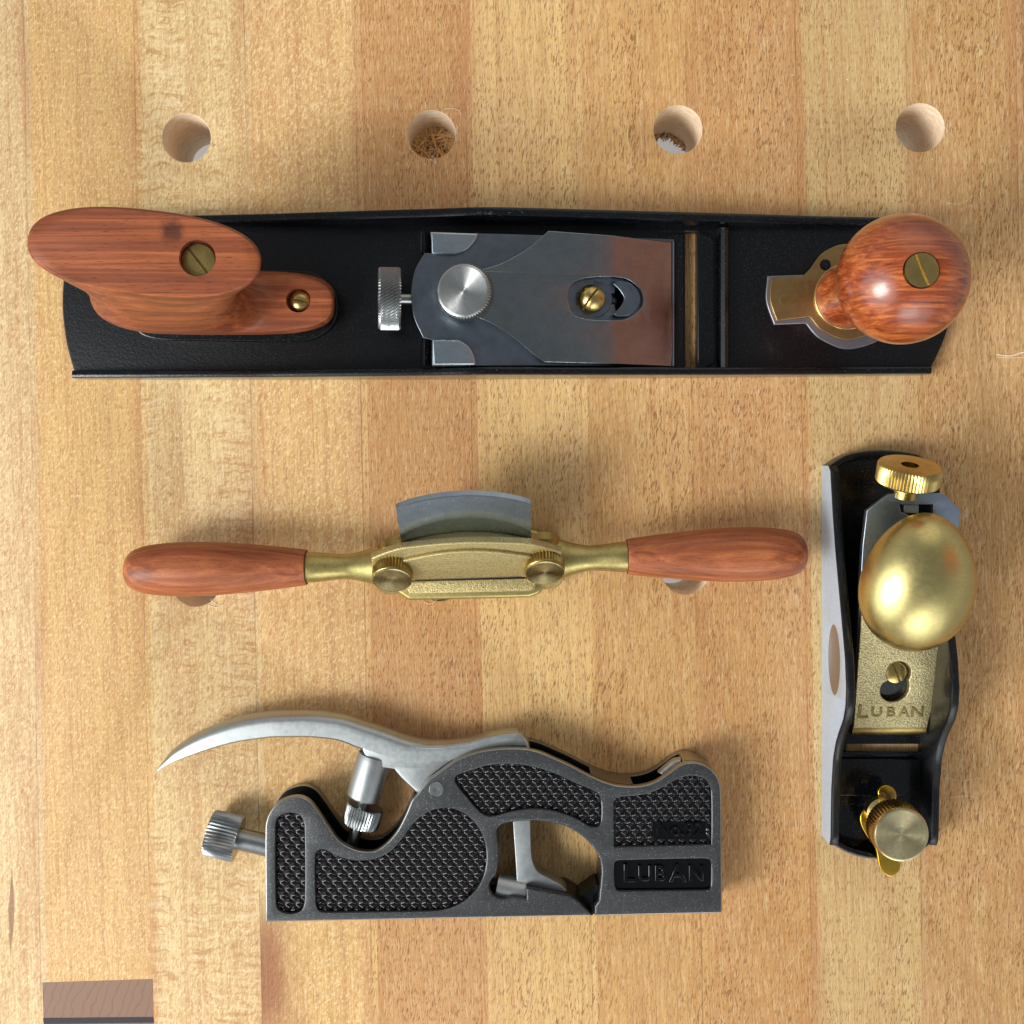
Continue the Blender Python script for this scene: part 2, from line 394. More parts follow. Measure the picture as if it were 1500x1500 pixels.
def loft_mesh(rings, cap=True):
    n = len(rings[0]); vs = [v for r in rings for v in r]; fs = []
    for i in range(len(rings) - 1):
        for k in range(n):
            k2 = (k + 1) % n
            fs.append((i * n + k, i * n + k2, (i + 1) * n + k2, (i + 1) * n + k))
    if cap:
        fs.append(tuple(reversed(range(n)))); fs.append(tuple(range((len(rings) - 1) * n, len(rings) * n)))
    return recalc(mesh(vs, fs))
def crN(keys, n):                              # Catmull-Rom over tuples
    out = []
    for i in range(len(keys) - 1):
        p0 = keys[max(i - 1, 0)]; p1 = keys[i]; p2 = keys[i + 1]; p3 = keys[min(i + 2, len(keys) - 1)]
        for k in range(n):
            t_ = k / n
            out.append(tuple(0.5 * (2 * b + (c - a) * t_ + (2 * a - 5 * b + 4 * c - d) * t_ ** 2 + (3 * b - a - 3 * c + d) * t_ ** 3) for a, b, c, d in zip(p0, p1, p2, p3)))
    out.append(tuple(keys[-1])); return out

def wall_mesh(st, rnd=0.8):
    """st: [(outer xy, inner xy, h mm, z0 mm)]; outer/inner in metres; material 1 on outer face"""
    vs, fs, mi = [], [], []
    for (o, i, h, z0) in st:
        d = (Vector(i) - Vector(o)); wdt = d.length * 1000; d.normalize(); r = min(rnd, wdt / 2.2) * MM
        o = Vector(o); i = Vector(i); z1 = h * MM
        sec = [(o, z0 * MM), (o, z1 - r), (o + d * r * .3, z1 - r * .3), (o + d * r, z1), (i - d * r, z1), (i - d * r * .3, z1 - r * .3), (i, z1 - r), (i, z0 * MM)]
        vs += [(p.x, p.y, z) for p, z in sec]
    n = 8
    for k in range(len(st) - 1):
        for j in range(n):
            j2 = (j + 1) % n
            fs.append((k * n + j, k * n + j2, (k + 1) * n + j2, (k + 1) * n + j)); mi.append(1 if j == 0 else 0)
    fs.append(tuple(range(n))); mi.append(0); fs.append(tuple(reversed(range((len(st) - 1) * n, len(st) * n)))); mi.append(0)
    return recalc(mesh(vs, fs, mi))

def cut(o, cutter_me, cutter_world=Matrix.Identity(4), op='DIFFERENCE'):
    co = bpy.data.objects.new('cutter', cutter_me); C.objects.link(co); co.matrix_world = cutter_world
    tmp = bpy.data.objects.new('tmp', o.data); C.objects.link(tmp); tmp.matrix_world = WM[o.name]
    md = tmp.modifiers.new('b', 'BOOLEAN'); md.object = co; md.operation = op; md.solver = 'EXACT'
    dg = bpy.context.evaluated_depsgraph_get(); dg.update()
    me = bpy.data.meshes.new_from_object(tmp.evaluated_get(dg))
    bpy.data.objects.remove(tmp); bpy.data.objects.remove(co)
    if len(me.polygons):
        me.shade_smooth(); me.set_sharp_from_angle(angle=R(35)); o.data = me

def screw_head(name, loc, axis, r, parent, mat, ang=0.0, h=1.6, slot=0.16, dome=0.25):
    """slotted head: a low dome split by a slot over a base disc"""
    items = [(lathe_mesh([(r, -h), (r, -h * 0.45), (r * 0.98, -h * 0.4)], 48), Matrix.Identity(4), None)]
    g = r * slot / 2
    for s in (1, -1):
        rows = []; n = 24
        for q in range(6):
            f = q / 5; rr = r * (1 - 0.03 * (q == 0)) * (1 - f * 0.98)
            row = []
            for k in range(n + 1):
                a = math.pi * k / n
                row.append((rr * math.cos(a) * MM, s * (g + (r * (1 - f) if 0 else rr) * math.sin(a) * (1 - g / r)) * MM, (dome * r * (f * (2 - f)) * 0.6) * MM))
            rows.append(row)
        vs = [v for row in rows for v in row]; m_ = n + 1; fs = []
        for q in range(5):
            for k in range(n): fs.append((q * m_ + k, q * m_ + k + 1, (q + 1) * m_ + k + 1, (q + 1) * m_ + k))
        b0 = len(vs)
        vs += [(x, y, -h * 0.5 * MM) for x, y, z in rows[0]]
        for k in range(n): fs.append((k, b0 + k, b0 + k + 1, k + 1))
        # slot side wall
        sidev = [row[0] for row in rows] + [row[-1] for row in rows][::-1]
        b1 = len(vs); vs += sidev + [(x, y, -h * 0.5 * MM) for x, y, z in sidev]; c = len(sidev)
        for k in range(c - 1): fs.append((b1 + k, b1 + k + 1, b1 + c + k + 1, b1 + c + k))
        items.append((recalc(mesh(vs, fs)), Matrix.Identity(4), None))
    return link(name, join_meshes(items), mat, parent, frame(loc, axis) @ Matrix.Rotation(R(ang), 4, 'Z'))

def tube_mesh(pts, r, seg=8):
    rings = []
    for i, p in enumerate(pts):
        p = Vector(p); a = Vector(pts[max(i - 1, 0)]); b = Vector(pts[min(i + 1, len(pts) - 1)])
        t_ = (b - a).normalized(); u = t_.orthogonal().normalized(); v = t_.cross(u)
        rr = r[i] if isinstance(r, (list, tuple)) else r
        rings.append([p + (u * math.cos(2 * math.pi * k / seg) + v * math.sin(2 * math.pi * k / seg)) * rr for k in range(seg)])
    return loft_mesh(rings)

def text_mesh(s, size, ext, sx=1.0, bold=0.0):
    cu = bpy.data.curves.new('t', 'FONT'); cu.body = s; cu.size = size; cu.extrude = ext; cu.offset = bold; cu.bevel_depth = min(0.24, ext * 0.5); cu.bevel_resolution = 2
    cu.align_x = 'CENTER'; cu.align_y = 'CENTER'
    o = bpy.data.objects.new('t', cu); C.objects.link(o)
    dg = bpy.context.evaluated_depsgraph_get(); dg.update()
    me = bpy.data.meshes.new_from_object(o.evaluated_get(dg)); bpy.data.objects.remove(o)
    me.transform(Matrix.Diagonal((sx * MM, MM, MM, 1))); return me

# ------------------------------------------------------------------ bench
def bench():
    outer = [W(-260, -420), W(1780, -455), W(1820, 1950), W(-220, 1985)]
    outer = [v.xy for v in outer]
    centres = [(273, 202), (632, 197), (993, 190), (1348, 187), (287, 853), (645, 845), (1004, 835), (1362, 828)]
    holes = [circ(W(x, y).x, W(x, y).y, L(35.5), n=72) for x, y in centres]
    me = prism_mesh(outer, holes, -44, 0, 0.35, res=1)
    o = link('workbench_top', me, [M['beech'], M['hole'], M['fibre']], None, smooth=30)
    for p in me.polygons:
        c = p.center
        if any((c.xy - W(x, y).xy).length < L(36.2) for x, y in centres) and (abs(p.normal.z) < 0.97): p.material_index = 2 if p.normal.z > 0.12 else 1
    o['kind'] = 'structure'
    # dark inlaid block and its black line, let into the bench top
    q = [W(62, 1439).xy, W(224, 1434).xy, W(226.5, 1560).xy, W(66, 1564).xy]
    b = prism('inlay_block', q, [], -6, 0.02, 0.0, M['inlay'], o)
    q = [W(63, 1491).xy, W(225, 1489.5).xy, W(226, 1498).xy, W(64, 1500).xy]
    prism('inlay_line', q, [], -3, 0.05, 0.0, M['ink'], b)
    # fibres standing up round the hole rims, and torn ones at the back of the second hole
    def curl(pts, r=0.09, name='torn_fibre', mat='fibre'):
        link(name, tube_mesh([W(a, b_, h) for a, b_, h in crN(pts, 5)], r * MM, 6), M[mat], o)
    curl([(650, 160, 0.2), (662, 159, 1.2), (672, 162, 1.4), (676, 168, 0.3)])
    curl([(668, 182, 0.2), (670, 186, 1.0), (668, 192, 1.2), (671, 197, 0.3)])
    curl([(630, 232, 0.0), (634, 236, 1.0), (640, 240, 0.8), (636, 231, 0.2)])
    curl([(600, 216, 0.1), (603, 221, 0.6), (607, 222, 0.2)])
    curl([(305, 886, 0.1), (318, 890, .8), (332, 884, .9), (345, 874, .3)])
    curl([(308, 878, 0.1), (322, 887, .5), (338, 880, .6), (341, 872, .2)], .07)
    curl([(618, 878, .2), (624, 884, .7), (633, 884, .6), (640, 878, .1)])
    curl([(1381, 186, 0.1), (1386, 188, .7), (1389, 194, .3)])
    curl([(1386, 296, .1), (1400, 299, .2), (1416, 294, .25), (1428, 286, .1)], .06)
    curl([(1128, 55, .02), (1140, 40, .06), (1155, 16, .02)], .05, 'scratch')
    curl([(1094, 110, .02), (1110, 82, .06), (1134, 50, .02)], .05, 'scratch')
    curl([(1460, 519, .05), (1480, 521, .1), (1499, 516, .08), (1512, 520, .05)], .25, 'scratch')
    curl([(1462, 523, .05), (1485, 524, .1), (1510, 522, .08)], .12, 'scratch')
    curl([(1385, 1140, .02), (1410, 1143, .05), (1440, 1139, .02)], .05, 'scratch')
    curl([(1390, 1168, .02), (1420, 1166, .05), (1433, 1170, .02)], .05, 'scratch')
    curl([(1218, 1332, .02), (1245, 1352, .05), (1280, 1370, .02)], .05, 'scratch')
    curl([(1150, 1420, .02), (1170, 1395, .05), (1188, 1370, .02)], .05, 'scratch')
    # ragged breakout inside three holes
    def ragged(cx, cy, name, mat, a0, a1, reach, seed, zt=-41.5, n=46):
        rnd = random.Random(seed); c = W(cx, cy); items = []
        for k in range(n):
            a = R(a0 + (a1 - a0) * (k + rnd.random()) / n); rr = L(35.5)
            ln = reach * (0.35 + 0.65 * rnd.random()) * MM
            p0 = Vector((c.x + rr * math.cos(a), c.y + rr * math.sin(a), zt * MM + rnd.uniform(-2, 2) * MM))
            aa = a + math.pi + rnd.uniform(-.7, .7)
            p2 = p0 + Vector((math.cos(aa) * ln, math.sin(aa) * ln, rnd.uniform(-2, 3) * MM))
            p1 = (p0 + p2) / 2 + Vector((0, 0, rnd.uniform(-1, 2.5) * MM))
            items.append((tube_mesh([p0, p1, p2], [0.9 * MM, 0.6 * MM, 0.1 * MM], 5), Matrix.Identity(4), None))
        link(name, join_meshes(items), M[mat], o)
    ragged(632, 197, 'breakout', 'fibre_orange', -180, 180, 13.0, 3, zt=-25, n=260)
    ragged(632, 197, 'breakout', 'fibre_orange', -180, 180, 9.0, 13, zt=-40, n=120)
    ragged(993, 190, 'breakout', 'hole', 20, 160, 4.0, 4)
    ragged(273, 202, 'breakout', 'fibre', -90, 60, 3.0, 5)
    # dust
    rnd = random.Random(5); vs = []; fs = []
    spots = [(1241, 116, 2.2), (1286, 30, 2.0), (1347, 126, 1.2), (1161, 110, 1.8), (1366, 233, 1.4), (1456, 252, 1.2), (114, 726, 2.2), (262, 948, 1.6), (1390, 298, 1.3), (1424, 287, 1.4), (1290, 128, 1.2)]
    for k in range(130): spots.append((rnd.uniform(10, 1490), rnd.uniform(10, 1490), rnd.uniform(0.5, 1.1)))
    for (a, b_, r) in spots:
        p = W(a, b_, 0.15); n0 = len(vs)
        ang = rnd.random() * 6
        for k in range(5):
            t_ = ang + k * 1.2566; f = rnd.uniform(.5, 1.2) * L(r)
            vs.append((p.x + math.cos(t_) * f, p.y + math.sin(t_) * f * .7, 0.02 * MM))
        vs.append((p.x, p.y, 0.25 * MM))
        for k in range(5): fs.append((n0 + k, n0 + (k + 1) % 5, n0 + 5))
    d = link('wood_dust', mesh(vs, fs), M['dust'], None, smooth=0)
    d['kind'] = 'stuff'
    f = link('floor', mesh([(-4, -4, -.82), (4, -4, -.82), (4, 4, -.82), (-4, 4, -.82)], [(0, 1, 2, 3)]), M['floor'], None, smooth=0)
    f['kind'] = 'structure'
bench()

# ------------------------------------------------------------------ bench plane (long)
def jack():
    r = root('bench_plane', W(745, 441, 0), 'long black bench plane with red wooden rear handle and round wooden front knob', 'hand plane')
    # sole casting
    out = cr([(118, 556, 1), (104, 505), (98, 445), (104, 380), (118, 326, 1), (700, 322, 1), (1352, 326, 1), (1378, 385), (1386, 440), (1380, 490), (1354, 550, 1), (700, 557, 1)], 8)
    mouth = [(1003, 340, 1), (1019.5, 340, 1), (1019.5, 541, 1), (1003, 541, 1)]
    mo = topx([(1003, 341), (1019.5, 341), (1019.5, 540), (1003, 540)], 3)
    body = prism('sole_casting', topx([(x_, 440 + (y_ - 440) * 0.988) for x_, y_ in out], 0), [mo], 0, 5, 0.7, [M['japan_rough'], M['steel_side']], r)
    # side walls with the peaked profile
    def H(px):
        ks = [(100, 8), (118, 9.2), (400, 14), (640, 21.5), (705, 24.5), (740, 24), (900, 19), (1050, 15), (1200, 11), (1340, 9), (1400, 8)]
        for (a, ha), (b, hb) in zip(ks, ks[1:]):
            if a <= px <= b: return ha + (hb - ha) * (px - a) / (b - a)
        return 8
    for side in (0, 1):
        st = []
        for px in [118, 124, 150] + list(range(200, 1320, 20)) + [1330, 1346, 1353]:
            f = (px - 118) / 1236
            yo = (326 - 4 * math.sin(math.pi * f)) if side == 0 else (556 - 6 * f + 2.5 * math.sin(math.pi * f))
            yi = yo + (13 if side == 0 else -11)
            st.append((W(px, yo).xy, W(px, yi).xy, H(px), 0.3))
        if side == 1: pass
        link('side_wall', wall_mesh(st, 1.0), [M['japan'], M['steel_side']], r)
    rs = random.Random(11)
    for (x0_, y0_, n_, sp_) in ((700, 312, 26, 26), (704, 549.5, 16, 22)):
        items = []
        for q in range(n_):
            px = x0_ + rs.gauss(0, sp_); py = y0_ + rs.uniform(-1.6, 1.6)
            p = W(px, py, H(px) + 0.02); l_ = rs.uniform(0.15, 0.6)
            items.append((tube_mesh([p + Vector((-l_, rs.uniform(-.15, .15), 0)) * MM, p + Vector((0, 0, 0.05)) * MM, p + Vector((l_, rs.uniform(-.15, .15), 0)) * MM], [0.03 * MM, 0.11 * MM, 0.03 * MM], 5), Matrix.Identity(4), None))
        link('edge_scuffs', join_meshes(items), M['steel_side'], body)
    # rear and front lips, cross rib, throat plates, raised pads
    link('cross_rib', loft_mesh([[Vector((W(1059, y, 6).x + dx * MM, W(1059, y, 6).y, z * MM)) for dx, z in ((-2.6, 4.4), (-2.4, 7.5), (-1.5, 9.6), (0, 10.4), (1.5, 9.6), (2.4, 7.5), (2.6, 4.4))] for y in (336, 345, 440, 530, 541)]), M['japan'], r)
    prism('throat_plate', topx([(1021, 340), (1031, 340), (1046, 352), (1046, 532), (1031, 541), (1021, 541)], 6), [], 4, 7, 0.6, M['japan'], r)
    prism('bed_edge', topx([(962, 342), (1001, 342), (1001, 540), (962, 540)], 5), [], 4, 5.6, 0.4, M['japan'], r)
    pad = cr([(205, 489), (240, 499), (300, 500), (450, 500), (486, 480), (496, 450), (488, 420), (450, 396), (230, 396), (190, 420), (185, 455)], 8)
    prism('tote_pad', topx(pad, 6), [], 4, 6.6, 0.8, M['japan'], body)
    padk = cr([(1124, 404, 1), (1182, 402, 1), (1200, 378), (1243, 362), (1290, 378), (1318, 435), (1300, 490), (1243, 512), (1200, 496), (1180, 474, 1), (1134, 476, 1), (1122, 440)], 8)
    # blade
    hb = lambda px, py: 5.5 + max(0, (990 - px)) * 0.0575
    inv = lambda x, y: (5.5 + max(0.0, (990 - px_of(x))) * 0.0575 - 5.5) * MM
    def px_of(x):                              # solve px for a point on the sloped bed
        X = x / MM; px = CX + X * S
        for _ in range(6): px = CX + X * S * D / (D - hb(px, 0))
        return px
    sh = lambda x, y: (hb(px_of(x), 0) - 5.5) * MM
    # support under the blade
    prism('bed_ramp', topx([(640, 352), (960, 352), (960, 530), (640, 530)], lambda a, b: hb(a, b) - 5), [], 1.0, 2.0, 0, M['japan'], body, shift=sh)
    for yy in (356, 520):
        prism('bed_post', topx([(650, yy - 7), (680, yy - 7), (680, yy + 7), (650, yy + 7)], 14), [], 4, 20, 0.4, M['japan'], body)
    iron = cr([(988, 350, 1), (988, 536, 1), (633, 536, 1), (633, 498, 1), (620, 495, 1), (607, 466), (602, 430), (608, 396), (622, 371, 1), (634, 371, 1), (630, 340, 1)], 8)
    slot = cr([(835, 420), (860, 408), (915, 408), (938, 424), (942, 438), (938, 452), (915, 468), (860, 468), (835, 456)], 5)
    prism('blade', topx(iron, hb), [topx(cr([(845, 430, 1), (900, 430, 1), (905, 418), (925, 418), (935, 438), (925, 458), (905, 458), (900, 446, 1), (845, 446, 1)], 5), hb)], 2.5, 6.0, 0.3, M['steel_iron'], r, shift=sh)
    # bright relief shoulders at the back of the blade
    for pts in ([(631, 339, 1), (702, 341, 1), (697, 352), (684, 366), (667, 373, 1), (632, 372, 1)], [(633, 497, 1), (673, 497, 1), (688, 508), (696, 524), (698, 535, 1), (634, 535, 1)]):
        o_ = topx(cr(pts, 6), lambda a, b: hb(a, b) + 2.5)
        prism('blade_shoulder', o_, [], 6.0, 8.0, 0.9, M['steel_light_x'], r, shift=sh, res=4)
    for y0, y1 in ((342, 371), (497, 535)):
        items = []
        n_ = int((y1 - y0) / 3.2)
        prof = []
        lenm = L(y1 - y0, 22) / MM
        for k in range(n_ * 4 + 1):
            prof.append((2.0 + 0.28 * math.cos(k * math.pi / 2), lenm * k / (n_ * 4)))
        lathe('threaded_rod', prof, W(624, y1, 22), (0, 1, 0), M['japan'], r, 20, smooth=60)
    # tapering groove lines on the tang
    # lever cap with its keyhole
    cap = cr([(986, 352, 1), (803, 339, 1), (793, 348), (768, 368), (733, 387), (700, 396), (668, 396), (648, 410), (642, 430), (648, 452), (668, 466), (702, 467), (733, 482), (762, 503), (784, 522), (797, 531, 1), (986, 536, 1)], 7)
    hc = lambda a, b: hb(a, b) + 5.0
    xb0, xb1 = W(893, 440, 14).x, W(984, 440, 8).x
    def shc(x, y):                           # the cap falls away faster towards its nose
        e = 0.0
        if x > xb0: e = -0.19 * (x - xb0)
        return sh(x, y) + e
    capm = prism('lever_cap', topx(cap, hc), [topx(slot, hc)], 6.1, 12.0, 0.35, M['steel_cap'], r, shift=shc, cuts=[xb0 + (xb1 - xb0) * q / 6 for q in range(6)])
    # its front edge rolls down to the blade
    def roll(py0, py1):
        rows = []
        base = W(985, 440, 7.2)
        for k in range(9):
            a = R(62 - 52 * k / 8); rr = 4.6
            rows.append((base.x + rr * (math.cos(a) - math.cos(R(62))) * MM, (7.8 + rr * (math.sin(a) - math.sin(R(62)))) * MM))
        yA, yB = W(0, py0, 9).y, W(0, py1, 9).y
        ringA = [Vector((x, yA, z)) for x, z in rows] + [Vector((base.x, yA, 5.4 * MM))]
        ringB = [Vector((x, yB, z)) for x, z in rows] + [Vector((base.x, yB, 5.4 * MM))]
        return loft_mesh([ringA, ringB])
    link('rounded_nose', roll(352.5, 535.5), M['steel_cap'], capm)
    # raised washer crescent under the keyhole and brass screw
    hs = hb(880, 0) + 2
    prism('keyhole_seat', topx(cr([(905, 412), (925, 416), (938, 438), (925, 460), (905, 464), (898, 460, 1), (908, 450), (914, 438), (908, 426), (898, 416, 1)], 6), hs), [], hs - 2.0, hs + 0.6, 0.3, M['steel_iron'], r)
    prism('blade_washer', topx(circ(866, 438, 31, 28, 40), hs), [topx(circ(866, 438, 9, 9, 24), hs)], hs - 2.5, hs - 0.8, 0.3, M['steel_iron'], r)
    screw_head('cap_screw', W(866, 437, hs + 2.3), (-0.12, 0, 1), 5.6, r, M['brass'], ang=53, h=4, dome=0.9)
    # lever-cap thumb screw
    ax = Vector((-0.16, 0.0, 1)).normalized(); top = W(679, 426, 38)
    ks = lathe('cap_thumb_screw', [(4, -14), (4, -8.5), (9.2, -8.5), (10.9, -8.0), (10.9, -7), (10.9, -3), (10.9, -0.8), (10.2, -0.1), (10.0, 0.0)], top, ax, M['steel_pin'], r, knurl=(3, 6, 56, 0.5, 0.0))
    lathe('spun_face', [(10.15, -0.3), (10.1, 0.05), (9.7, 0.28)] + [(9.7 * (1 - q / 16) + 0.02, 0.28 - 0.7 * q / 16) for q in range(1, 17)], top + ax * 0.5 * MM, ax, M['steel_spun'], ks, 96, smooth=50)
    # knurled depth adjuster
    axd = Vector((-1, 0, 0.13)).normalized(); pd = W(583, 438, 24)
    lathe('adjuster_rod', [(2.3, -10), (2.3, 8)], pd, axd, M['steel_pin'], r, 32)
    lathe('depth_adjuster', [(6.0, -1.0), (11.8, -0.9), (12.4, -0.2), (12.4, 1.0), (12.4, 2.2), (12.4, 3.4), (12.4, 4.6), (12.4, 5.8), (12.4, 7.0), (11.8, 7.8), (9, 8.0), (7.5, 7.4)], pd, axd, M['steel_pin'], r, knurl=(2, 8, 60, 0.8, 2.9), smooth=28)
    # faint etched mark on the cap
    tm = text_mesh('LUBAN', 2.6, 0.01, 1.1)
    for v in tm.vertices: pass
    p = W(772, 442, hc(772, 0)); slope = math.atan(0.0575 * S)
    link('etched_mark', tm, M['faint'], capm, Matrix.Translation((p.x, p.y, (12.03 + hb(772, 0) - 5.5) * MM)) @ Matrix.Rotation(0.197, 4, 'Y') @ Matrix.Rotation(R(90), 4, 'Z'))
    # knob plate and pad
    prism('knob_pad', topx(padk, 6), [], 4, 6.2, 0.5, M['steel_plate'], body)
    bpl = cr([(1129, 408, 1), (1176, 404, 1), (1186, 394), (1205, 370), (1240, 357), (1290, 372), (1312, 428), (1296, 476), (1243, 498), (1204, 484), (1186, 464, 1), (1138, 470, 1), (1128, 440)], 8)
    brp = prism('mouth_lever', topx(bpl, 8), [], 6.4, 8.2, 0.35, M['brass_plate'], r)
    lathe('rivet', [(1.9, -1), (1.9, .05), (1.6, .12)], W(1147, 438, 8.25), (0, 0, 1), M['brass_dull'], brp, 24)
    lathe('ferrule_ring', [(13.2, 0), (13.5, 0.5), (13.5, 1.3), (13.0, 1.7), (12, 1.8)], W(1240, 435, 8), (0, 0, 1), M['brass'], r, 72)
    lathe('tab_hole', [(2.3, 0), (2.3, 0.05), (2.1, 0.1)], W(1209, 388, 8.25), (0, 0, 1), M['japan'], brp, 24)
    # front knob
    b0 = W(1239, 435, 9.5); bc = W(1322, 409, 65); axk = (bc - b0).normalized(); hh = (bc - b0).length / MM
    prof = [(12.6, 0), (13.0, 0.6), (13.2, 2.0), (12.9, 4.5), (12.0, 8), (10.8, 12), (10.0, 16), (9.8, 20), (10.4, 24), (12.2, 28)]
    for a in range(-58, 90, 4):
        prof.append((23.4 * math.cos(R(a)), hh + 21.5 * math.sin(R(a))))
    prof = [p_ for i_, p_ in enumerate(prof) if i_ < 10 or p_[1] > 32] + [(0.2, hh + 21.5)]
    # keep the profile monotonic where neck meets ball
    kn = link('front_knob', lathe_mesh(crN(prof[:10] + prof[10:], 3), 96), M['knobwood'], r, frame(b0, axk), 60)
    tc = b0 + axk * (hh + 21.5) * MM
    sc_ = W(1350, 396, 86); d_ = (sc_ - bc).normalized()
    cut(kn, lathe_mesh([(6.3, -2.2), (6.3, 4)], 48), frame(bc + d_ * 21.3 * MM, d_))
    screw_head('knob_screw', bc + d_ * 21.4 * MM, d_, 5.9, r, M['brass'], ang=-67, h=2.5, slot=0.22, dome=0.12)
    # tote
    keys = [(6.2, 182, 484, 443.5, 44, 3.6, 0), (8, 176, 489, 443.5, 46.5, 3.6, 0), (15, 170, 490, 443.5, 47, 3.4, 0), (18.5, 166, 488, 443.5, 45.5, 3.2, 0),
            (20.4, 163, 478, 443.5, 43, 3.0, 0), (20.9, 160, 412, 444, 44, 2.6, 0), (24, 152, 384, 444, 45, 2.4, 0), (31, 138, 362, 443, 46, 2.3, 1.0), (42, 132, 348, 437, 44, 2.3, 2),
            (55, 128, 345, 425, 42, 2.3, 3), (68, 108, 352, 407, 46, 2.3, 4), (77, 72, 368, 388, 54, 2.3, 5), (83, 48, 379, 375, 60.5, 2.35, 6), (86.5, 40, 383, 370, 62.5, 2.4, 6.2), (88.3, 41, 382, 369.5, 62, 2.4, 6.2), (89.0, 45, 378, 369.5, 59.5, 2.4, 6.2)]
    rings = []
    for (h, xl, xr, yc, hw, n, rot) in crN(keys, 6):
        cx, a = (xl + xr) / 2, (xr - xl) / 2; ring = []
        for k in range(96):
            th = 2 * math.pi * k / 96; c_, s_ = math.cos(th), math.sin(th)
            u = a * math.copysign(abs(c_) ** (2 / n), c_); v = hw * math.copysign(abs(s_) ** (2 / n), s_)
            # the horn is fuller at the back end
            ca, sa = math.cos(R(rot)), math.sin(R(rot))
            ring.append(W(cx + u * ca - v * sa, yc + u * sa + v * ca, h))
        rings.append(ring)
    tw = loft_mesh(rings)
    to = link('tote', tw, M['tote'], r, smooth=50)
    c1 = W(289, 378, 89)
    cut(to, lathe_mesh([(6.2, -4.5), (6.2, 6)], 48), frame(c1, (0.05, -0.05, 1)))
    c2 = W(437, 440, 20.3)
    cut(to, lathe_mesh([(4.9, -4.0), (4.9, 8)], 48), frame(c2, (0, 0, 1)))
    screw_head('tote_screw', c1 + Vector((-0.5, -0.4, -2.9)) * MM, (0, 0, 1), 5.75, r, M['brass_dull'], ang=-52, h=2, slot=0.15, dome=0.05)
    screw_head('toe_screw', c2 + Vector((0.3, -0.1, -2.0)) * MM, (0, 0, 1), 4.0, r, M['brass'], ang=-12, h=2.2, slot=0.2, dome=0.5)
    return r
M['steel_light_x'] = metal('brushed_shoulder_steel', (190, 204, 212), 0.28, brushed=(0.2, 6, 2), blotch=0.1)
jack()

